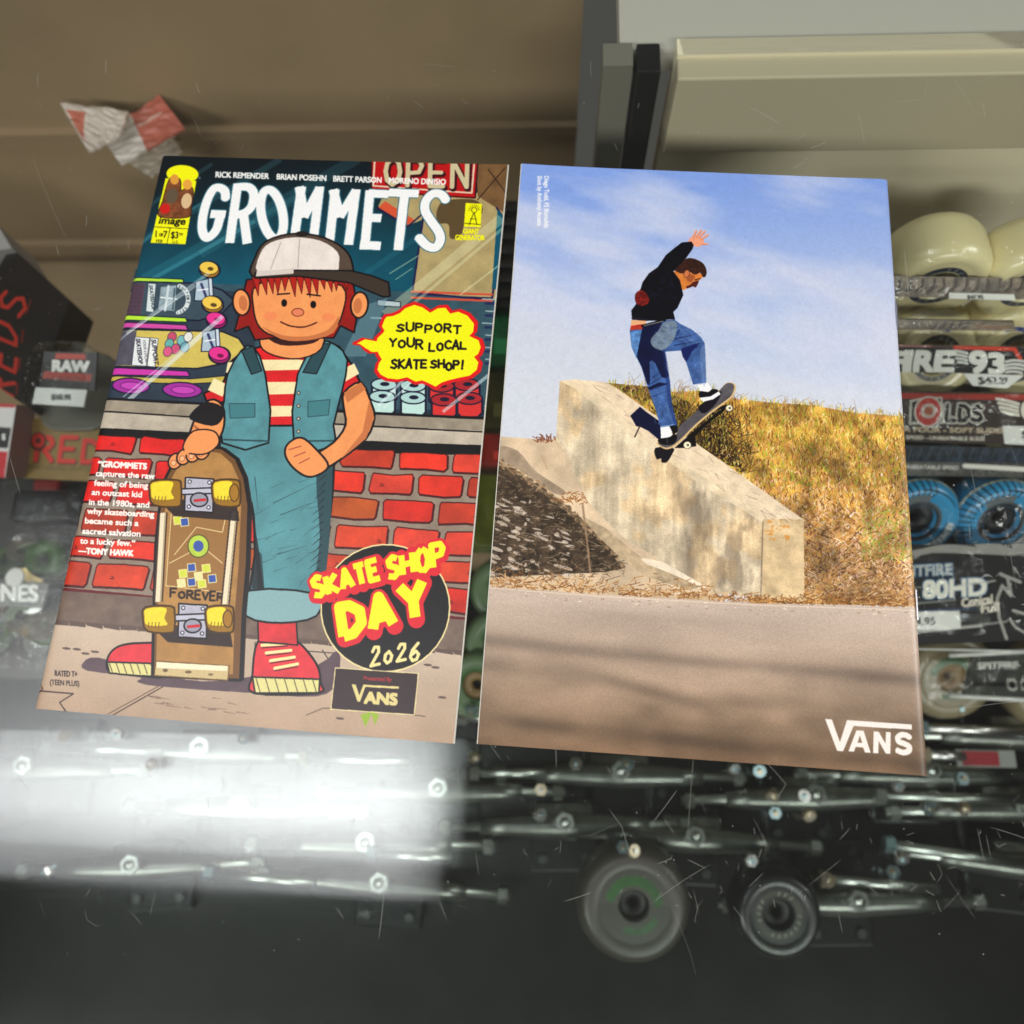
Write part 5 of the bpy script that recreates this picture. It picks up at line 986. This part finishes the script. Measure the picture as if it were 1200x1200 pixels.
# ------------------------------------------------------------------ left side goods
def left_goods():
    # tall black bearing box with red letters down its side
    z0 = -.13; t = empty('bearing_box', at(10, 380, -.19), 'black box with big red letters running up its lid, left edge', 'box')
    q = [(13, 289), (82, 352), (36, 480), (-62, 412)]; c = qcanvas(q, 460, 640, (22, 17, 15)); c.put((slice(0, 640), slice(0, 460), np.ones((640, 460), bool)), (26, 19, 16), nz=.18)
    for i, ch in enumerate('REDS'): c.hand(ch, 17+i*6.4, 466-i*33, 30, 19, (168, 42, 28), 4.2, -4.4, jit=.03, seed=i+2, up=(-.98, -.45)); c.line([(22+i*6.4, 462-i*33), (25+i*6.4, 448-i*33)], 1.4, (120, 30, 22))
    card('carton', q, (z0,)*4, .028, mat('black box print', image=c.image('box letters'), rough=.38), mat('black box card', (24, 19, 17), .45), t)
    t = empty('box', at(4, 280, -.14), 'pale grey carton corner behind the black box, left edge', 'box'); q = [(-40, 250), (-4, 262), (14, 291), (-40, 300)]; c = qcanvas(q, 60, 60, (150, 146, 144)); card('carton', q, (-.125,)*4, .04, mat('pale grey print', image=c.image('grey'), rough=.5), mat('pale grey card', (130, 126, 124), .5), t)
    # clear blister with black label
    t = empty('bearing_tin', at(80, 450, -.16), 'small clear blister pack with black and red RAW label and price sticker', 'blister pack')
    q = [(52, 412), (114, 413), (111, 458), (46, 456)]; c = qcanvas(q, 460, 340, (24, 22, 22)); c.poly([(66, 414), (100, 415), (101, 421), (64, 420)], (170, 54, 34)); c.text('RAW', 62, 434, 17, (232, 230, 226), slope=.03, bold=1.0, fit=42)
    c.poly([(52, 434.5), (108, 438), (106, 447), (50, 443)], (160, 46, 30), nz=.3, cell=10); [c.line([(58+k*4, 439.5+k*.2), (60+k*4, 443+k*.2)], 1, (60, 20, 18)) for k in range(11)]
    card('label', q, (-.112, -.112, -.120, -.120), .0015, mat('black red print', image=c.image('label'), rough=.3), BLK, t)
    q = [(42, 454), (102, 457), (98, 477), (38, 473)]; c = qcanvas(q, 300, 110, (224, 224, 222)); c.text('$50.95', 60, 468, 8.5, (40, 40, 44), slope=.03, bold=.45)
    card('price_label', q, (-.1175, -.1175, -.121, -.121), .0006, mat('price print', image=c.image('price'), rough=.5), WHT, t)
    # rounded shell
    cc = at(78, 448, -.128); V, F = [], []; k = 40
    for lvl, (s, z) in enumerate(((1.05, -.012), (1.0, .0), (.96, .010), (.86, .014))):
        for i in range(k): a = 2*pi*i/k; ex = 2/4.2; x = abs(cos(a))**ex*(1 if cos(a) > 0 else -1); y = abs(sin(a))**ex*(1 if sin(a) > 0 else -1); V.append(cc+XA*x*.0205*s+YA*y*.0245*s+ZA*z)
    for l in range(3):
        for i in range(k): j = (i+1) % k; F.append((l*k+i, l*k+j, (l+1)*k+j, (l+1)*k+i))
    F.append(tuple(range(3*k, 4*k))); o = obj('shell', V, F, CLR, t, smooth=True)
    V, F = [], []
    for lvl, z in enumerate((-.013, -.016)):
        for i in range(k): a = 2*pi*i/k; ex = 2/4.2; x = abs(cos(a))**ex*(1 if cos(a) > 0 else -1); y = abs(sin(a))**ex*(1 if sin(a) > 0 else -1); V.append(cc+XA*x*.0225+YA*y*.027+ZA*z)
    for i in range(k): j = (i+1) % k; F.append((i, j, k+j, k+i))
    F.append(tuple(range(k))); F.append(tuple(range(k, 2*k))[::-1]); obj('tin', V, F, mat('brushed tin', (136, 134, 124), .35, .6), t)
    # gold box
    t = empty('bearing_box', at(90, 530, -.2), 'flat gold box with red brush letters beside the book', 'box')
    q = [(38, 490), (190, 497), (180, 568), (26, 560)]; c = qcanvas(q, 900, 420, (128, 104, 50)); c.put((slice(0, 420), slice(0, 900), np.ones((420, 900), bool)), (126, 102, 52), nz=.12, cell=90)
    for x, ch in ((42, 'R'), (70, 'E'), (97, 'D'), (124, 'S')): c.hand(ch, x, 538+(x-42)*.04, 27, 19, (60, 20, 14), 6.6, .04, jit=.03, up=(.12, -1), seed=ord(ch), off=(1, 1)); c.hand(ch, x, 538+(x-42)*.04, 27, 19, (196, 42, 30), 5.4, .04, jit=.03, up=(.12, -1), seed=ord(ch))
    c.ell(45, 517, 10, 11, (60, 24, 18)); c.ell(45, 516, 7.5, 8.5, (184, 40, 28)); c.ell(45, 516, 3, 3.6, (70, 26, 18)); c.text('PRECISION SKATE BEARINGS', 33, 549, 7, (60, 48, 26), slope=.04, fit=120)
    card('carton', q, (-.17, -.17, -.185, -.185), .03, mat('gold print', image=c.image('gold'), rough=.35), mat('gold card', (112, 92, 48), .45), t)
    # small white and red box at the left edge
    t = empty('bearing_box', at(10, 520, -.19), 'white and red box with rosy grey side at the left edge', 'box')
    q = [(-50, 470), (19, 474), (6, 560), (-60, 552)]; c = qcanvas(q, 360, 420, (206, 202, 200)); c.poly([(-50, 470), (19, 474), (17, 478), (-50, 476)], (176, 30, 34)); c.poly([(-50, 500), (13, 502), (9, 526), (-56, 524)], (30, 24, 24)); c.poly([(-60, 528), (9, 530), (5, 562), (-64, 556)], (184, 30, 40)); c.text('S', 2, 516, 9, (220, 220, 220), bold=.5)
    card('carton', q, (-.15, -.15, -.165, -.165), .02, mat('red white print', image=c.image('rw'), rough=.35), mat('rosy grey card', (128, 100, 98), .45), t)
    V = [at(19, 474, -.1502), at(33, 482, -.172), at(18, 560, -.185), at(6, 560, -.1652)]; obj('side', V, [(0, 3, 2, 1)], mat('rosy grey card', (130, 102, 100), .45), t)
    # dark open tool pack
    t = empty('tool_pack', at(45, 600, -.25), 'dark grey skate tool in a clear pack below the gold box', 'tool pack')
    c0 = at(60, 600, -.25); box('backing_card', c0, XA, YA, ZA, .05, .03, .002, mat('dark card', (44, 42, 38), .4), t); box('tool_body', c0+ZA*.012+XA*.004, XA, YA, ZA, .022, .012, .008, mat('black plastic', (20, 20, 20), .3), t, .003); box('tool_head', c0+ZA*.012+XA*.004+YA*.016, XA, YA, ZA, .010, .005, .006, mat('red plastic', (120, 26, 22), .35), t, .002); box('hang_tab', c0-XA*.05+YA*.01+ZA*.004, XA, YA, ZA, .004, .03, .003, mat('grey plastic', (110, 108, 100), .3), t, .001)
    wrap_over(t, [(0, 562), (100, 565), (85, 645), (0, 640)], (-.22, -.22, -.225, -.225), .0, 'clear_shell')
    # bearings pack with white letters
    t = empty('bearing_pack', at(25, 690, -.25), 'clear pack with white serif letters and small bearings, left of the book', 'bearing pack')
    q = [(-40, 680), (58, 684), (50, 712), (-48, 708)]; c = qcanvas(q, 600, 200, (40, 42, 38)); c.text('BONES', -33, 704, 27, (20, 20, 20), slope=.02, bold=1.6, fit=78); c.text('BONES', -34, 703, 27, (216, 216, 212), slope=.02, bold=.9, fit=78)
    card('header_card', q, (-.215, -.215, -.222, -.222), .002, mat('serif print', image=c.image('serif'), rough=.3), BLK, t); V, F = lathe(at(19, 677, -.212), ZA, [(.0001, 0), (.0065, 0), (.0065, .002), (.0001, .002)], 20); obj('round_seal', V, F, WHT, t)
    gold = [mat('brassy ring', (150, 132, 84), .25, .8), mat('green ring', (60, 84, 34), .35), mat('steel ring', (170, 172, 168), .2, 1)]
    for k in range(26):
        p = at(rnd.uniform(-10, 80), rnd.uniform(645, 770), -.24); V, F = lathe(p, Vector((rnd.gauss(0, .25), rnd.gauss(0, .25), 1)), [(.0045, -.003), (.0105, -.003), (.0105, .003), (.0045, .003)], 20); obj('bearing', V, F, gold[k % 3], t, smooth=False)
    V, F = lathe(at(56, 655, -.23), ZA, [(.004, -.006), (.0135, -.006), (.0150, 0), (.0135, .006), (.004, .006)], 28); obj('green_wheel', V, F, mat('dark green urethane', (52, 88, 30), .3), t, smooth=True)
    box('backing_card', at(35, 715, -.255), XA, YA, ZA, .06, .05, .002, mat('olive dark card', (58, 58, 48), .4), t)
    wrap_over(t, [(-40, 640), (95, 645), (75, 790), (-50, 780)], (-.21, -.21, -.22, -.22), .0, 'clear_shell')
    # crumpled paper packets at the back
    for k, (quad, cl, lb) in enumerate((([(70, 120), (150, 130), (140, 160), (104, 178)], (196, 182, 172), 'crumpled white packet with a red stripe, leftmost behind the book'), ([(118, 160), (186, 110), (216, 150), (142, 193)], (176, 96, 80), 'crumpled red and white packet lying behind the book'), ([(150, 190), (196, 152), (214, 178), (178, 208)], (170, 158, 144), 'crumpled greyish white packet nearest the book'))):
        z = (-.115, -.125, -.15)[k]; t = empty('paper_packet', at(*quad[0], z), lb, 'packet', 'paper packets behind the comic book'); c = qcanvas(quad, 200, 160, cl); c.put((slice(0, 160), slice(0, 200), np.ones((160, 200), bool)), cl, nz=.12, cell=40)
        if k == 1: c.poly([(118, 160), (150, 138), (168, 178), (142, 193)], (196, 186, 178)); c.line([(160, 150), (186, 134)], 4, (210, 190, 180), .7)
        if k == 0: c.poly([(86, 138), (120, 140), (104, 172)], (184, 104, 86))
        P = [at(x, y, z) for x, y in quad]; V, F, uv = [], [], []; n = 10
        for j in range(n+1):
            for i in range(n+1): a, b = i/n, j/n; V.append((P[0]*(1-a)+P[1]*a)*(1-b)+(P[3]*(1-a)+P[2]*a)*b+ZA*rnd.uniform(-.0011, .0011)); uv.append((a, 1-b))
        for j in range(n):
            for i in range(n): q_ = j*(n+1)+i; F.append((q_, q_+n+1, q_+n+2, q_+1))
        o = obj('wrapper', V, F, mat('packet print', image=c.image('packet'), rough=.4), t, uv=uv); md = o.modifiers.new('thickness', 'SOLIDIFY'); md.thickness = .0015
left_goods()
# ------------------------------------------------------------------ seen in the gap between the books
def gap_goods():
    t = empty('griptape_tool', at(604, 300, -.2), 'black ribbed tool seen in the gap between the books, near the top', 'tool')
    c0 = at(604, 300, -.2); box('body', c0, XA, YA, ZA, .02, .045, .004, BLK, t)
    for k in range(7): box('rib', c0+YA*(-.036+.012*k)+ZA*.006, XA, YA, ZA, .019, .003, .003, mat('black rubber', (34, 34, 34), .3), t, .001)
    for (y0, y1, col, lb, nm) in ((358, 428, (22, 84, 48), 'dark green box seen between the books, upper middle', 'hardware_box'), (436, 500, (52, 50, 24), 'olive box seen between the books beside the bubble', 'hardware_box'), (508, 545, (112, 30, 24), 'red box seen between the books beside the brick wall', 'hardware_box'), (556, 640, (70, 74, 22), 'yellow green box seen between the books, lower middle', 'hardware_box')):
        t = empty(nm, at(595, (y0+y1)/2, -.24), lb, 'box', 'boxes seen between the two books'); a = at(595, y0, -.21); b = at(595, y1, -.21); h_ = abs((a-b).dot(YA))/2
        box('carton', (a+b)/2-ZA*.012, XA, YA, ZA, .05, h_, .012, mat('box card', col, .35, nz=.5, nscale=60), t, .001); box('label', (a+b)/2+ZA*.0006+XA*.01-YA*h_*.4, XA, YA, ZA, .02, h_*.25, .0005, mat('label stock', tuple(min(255, int(v*1.5+10)) for v in col), .4), t)
    t = empty('wheel_pack', at(585, 700, -.26), 'green and white wheels seen between the books beside the badge', 'wheel pack', GP)
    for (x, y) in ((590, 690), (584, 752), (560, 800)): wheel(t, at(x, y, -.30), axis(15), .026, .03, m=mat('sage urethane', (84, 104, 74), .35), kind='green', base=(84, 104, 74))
gap_goods()
# ------------------------------------------------------------------ trucks, bolts and loose wheels under the front of the glass
ALU = mat('cast aluminium', (132, 132, 128), .34, .9, nz=.2, nscale=80); BSH = mat('brown bushing', (92, 50, 32), .35); BAL = mat('black truck paint', (26, 26, 28), .3); DKB = mat('dark bolt', (90, 90, 90), .4, 1)
def truck():
    """a skateboard truck lying on its base, axle along x, at the origin"""
    t = empty('skateboard_truck', (0, 0, 0), 'x', 'skateboard truck', 'skateboard trucks on the lower shelves'); X, Y = Vector((1, 0, 0)), Vector((0, 1, 0))
    V, F = rod(X*-.100+ZA*.046, X*.100+ZA*.046, .0038, 16); obj('axle', V, F, CH_, t, smooth=True)
    V, F = join(lathe(X*-.066+ZA*.046, X, [(.0001, 0), (.0062, 0), (.0075, .02), (.0105, .066), (.0075, .112), (.0062, .132), (.0001, .132)], 24), boxg(ZA*.034+Y*.004, X, Y, ZA, .022, .012, .014)); obj('hanger', V, F, ALU, t, smooth=True)
    o = box('baseplate', ZA*.004, X, Y, ZA, .028, .040, .004, BAL, t, .002)
    V, F = lathe(ZA*.012+Y*.004, ZA, [(.0001, 0), (.012, 0), (.013, .007), (.011, .014), (.0001, .014)], 24); obj('bushing', V, F, BSH, t, smooth=True)
    V, F = rod(ZA*.01+Y*.004, ZA*.066+Y*.004, .004, 12); obj('kingpin', V, F, CH_, t, smooth=True)
    V, F = lathe(ZA*.058+Y*.004, ZA, [(.0001, 0), (.0075, 0), (.0075, .006), (.0001, .006)], 6); obj('nut', V, F, CH_, t)
    for s in (-1, 1):
        V, F = lathe(X*s*.094+ZA*.046, X, [(.0001, -.0035), (.0065, -.0035), (.0065, .0035), (.0001, .0035)], 6); obj('nut', V, F, CH_, t)
        for y in (-.03, .03): V, F = lathe(X*s*.018+Y*y+ZA*.008, ZA, [(.0001, 0), (.004, 0), (.0036, .003), (.0001, .003)], 12); obj('bolt', V, F, DKB, t)
    return t
def ctree(t):
    c = t.copy(); COL.objects.link(c)
    for ch in t.children: d = ch.copy(); COL.objects.link(d); d.parent = c
    return c
TR = [((1190, 864), -.36, 0, 'polished truck at the right edge, just below the corner of the photo book'), ((1180, 945), -.36, 3, 'polished truck below the corner of the photo book at right'), ((1185, 1010), -.37, -5, 'truck with its axle sloping down at the lower right corner'), ((930, 930), -.39, 2, 'truck with pale nuts under the bottom edge of the photo book, right of centre'),
      ((720, 905), -.39, 0, 'truck almost lost in shade under the middle of the photo book'), ((520, 925), -.37, 1, 'truck seen through glare below the right side of the cartoon book'), ((250, 880), -.36, -2, 'truck seen faintly through glare below the cartoon book'), ((300, 945), -.37, 0, 'truck whose bright axle lies in the middle of the glare'), ((60, 900), -.37, 1, 'truck in the glare at the left edge'), ((440, 985), -.37, 1, 'truck in the lower right part of the glare'), ((1060, 905), -.38, 1, 'truck tucked under the right end of the photo book'), ((800, 975), -.39, -2, 'truck in the dark above the black wheel'), ((660, 960), -.39, 2, 'truck in the dark right of the glare'),
      ((180, 1010), -.37, 3, 'truck at the lower left below the glare'), ((455, 1030), -.37, -3, 'truck at the lower edge left of centre'), ((985, 1050), -.37, 2, 'truck at the lower edge between black wheel and right corner')]
proto = truck()
for i, ((x, y), z, a, lb) in enumerate(TR):
    o = proto if i == 0 else ctree(proto); p = at(x, y, z); o.location = (p.x, p.y, -.394); o.rotation_euler = (0, 0, CR_+radians(a)); o['label'] = lb
def loose():
    G = 'loose skateboard wheels near the front of the case'
    GW = mat('grey urethane', (66, 62, 56), .4)
    for (x, y, R, k, b, lb) in ((740, 1052, .034, 'green', (62, 60, 54), 'large grey wheel with green print, bottom centre under the glass'), (905, 1062, .026, 'dark', (14, 14, 15), 'black wheel beside the grey wheel with green print')):
        t = empty('wheel_pack', at(x, y, -.33), lb, 'wheel pack', G); wheel(t, at(x, y, -.32), axis(8), R*1.2, .040, m=GW if b[0] > 20 else BAL, kind=k, base=b, core=(30, 28, 26))  # a single loose wheel, with no pack around it
    # bolts and nuts: bright little pieces scattered on the shelf
    rs = random.Random(3); NM = [CH_, mat('cool steel', (160, 184, 190), .38, 1), mat('warm steel', (196, 184, 160), .38, 1)]
    for k, (x, y) in enumerate([(675, 895), (735, 896), (634, 925), (633, 955), (730, 993), (742, 997), (860, 900), (890, 903), (905, 932), (944, 932), (908, 952), (948, 955), (1052, 921), (1088, 947), (1130, 948), (1057, 1006), (1047, 1022), (971, 1031), (880, 1008), (1127, 913), (75, 862), (138, 860), (285, 865), (178, 895), (55, 1020), (553, 832), (556, 888), (1125, 830)]):
        p = at(x, y, -.29); lb = 'small shiny %s %s' % (('nut', 'bolt', 'screw')[k % 3], ('under the glare left of centre' if x < 400 else 'in the gap below the inner edges of the books' if x < 600 else 'under the lower edge of the photo book' if x < 800 and y < 940 else 'near the grey and green wheel' if x < 800 else 'among the trucks right of the black wheel' if x < 1000 else 'below the right corner of the photo book')); t = empty('hardware_nut', p, lb, 'nut', 'loose nuts and bolts in the front of the case')
        ax = Vector((rs.gauss(0, .5), rs.gauss(0, .5), 1)); V, F = lathe(p, ax, [(.0018, -.002), (.0045, -.002), (.0048, 0), (.0045, .002), (.0018, .002)], 6+6*(k % 2)); obj('nut', V, F, NM[k % 3], t); V, F = rod(p-ax.normalized()*.006, p+ax.normalized()*.004, .0018, 8); obj('shank', V, F, NM[(k+1) % 3], t)
    for k, (x0, y0, x1, y1, z, lb) in enumerate(((560, 905, 640, 906, -.33, 'short bright steel axle just right of the glare'), (1083, 853, 1205, 857, -.30, 'bright steel axle beside the corner of the photo book'), (1086, 884, 1130, 887, -.30, 'short bright axle next to the red tag'), (1035, 932, 1210, 938, -.32, 'long bright axle below the corner of the photo book'), (1045, 990, 1210, 1014, -.33, 'sloping bright axle at the lower right'), (360, 888, 480, 893, -.32, 'bright axle in the upper part of the glare'), (60, 876, 190, 880, -.32, 'bright axle under the lower left of the cartoon book'), (250, 1023, 370, 1035, -.33, 'bright axle under the lower edge of the glare'), (970, 1030, 1100, 1042, -.34, 'bright axle at the bottom right of the case'), (545, 840, 600, 842, -.30, 'bright axle in the gap between the books'), (440, 1000, 530, 1006, -.33, 'bright axle at the lower right of the glare'))):
        a, b = at(x0, y0, z), at(x1, y1, z); t = empty('steel_axle', a, lb, 'axle', 'loose truck axles in the front of the case'); V, F = rod(a, b, .0034, 14); obj('rod', V, F, CH_, t, smooth=True); V, F = rod(a-(b-a).normalized()*.006, a+(b-a).normalized()*.001, .0062, 6); obj('nut', V, F, NM[k % 3], t)
    # red label tag on a truck pack
    p = at(1155, 889, -.30); t = empty('hang_tag', p, 'small clear tag with blurred red print below the photo book corner', 'tag'); box('tag', p, XA, YA, ZA, .021, .006, .0006, mat('tag stock', (150, 150, 146), .3), t); box('print', p-XA*.004+ZA*.001, XA, YA, ZA, .013, .005, .0002, mat('red ink', (150, 30, 44), .4), t)
loose()
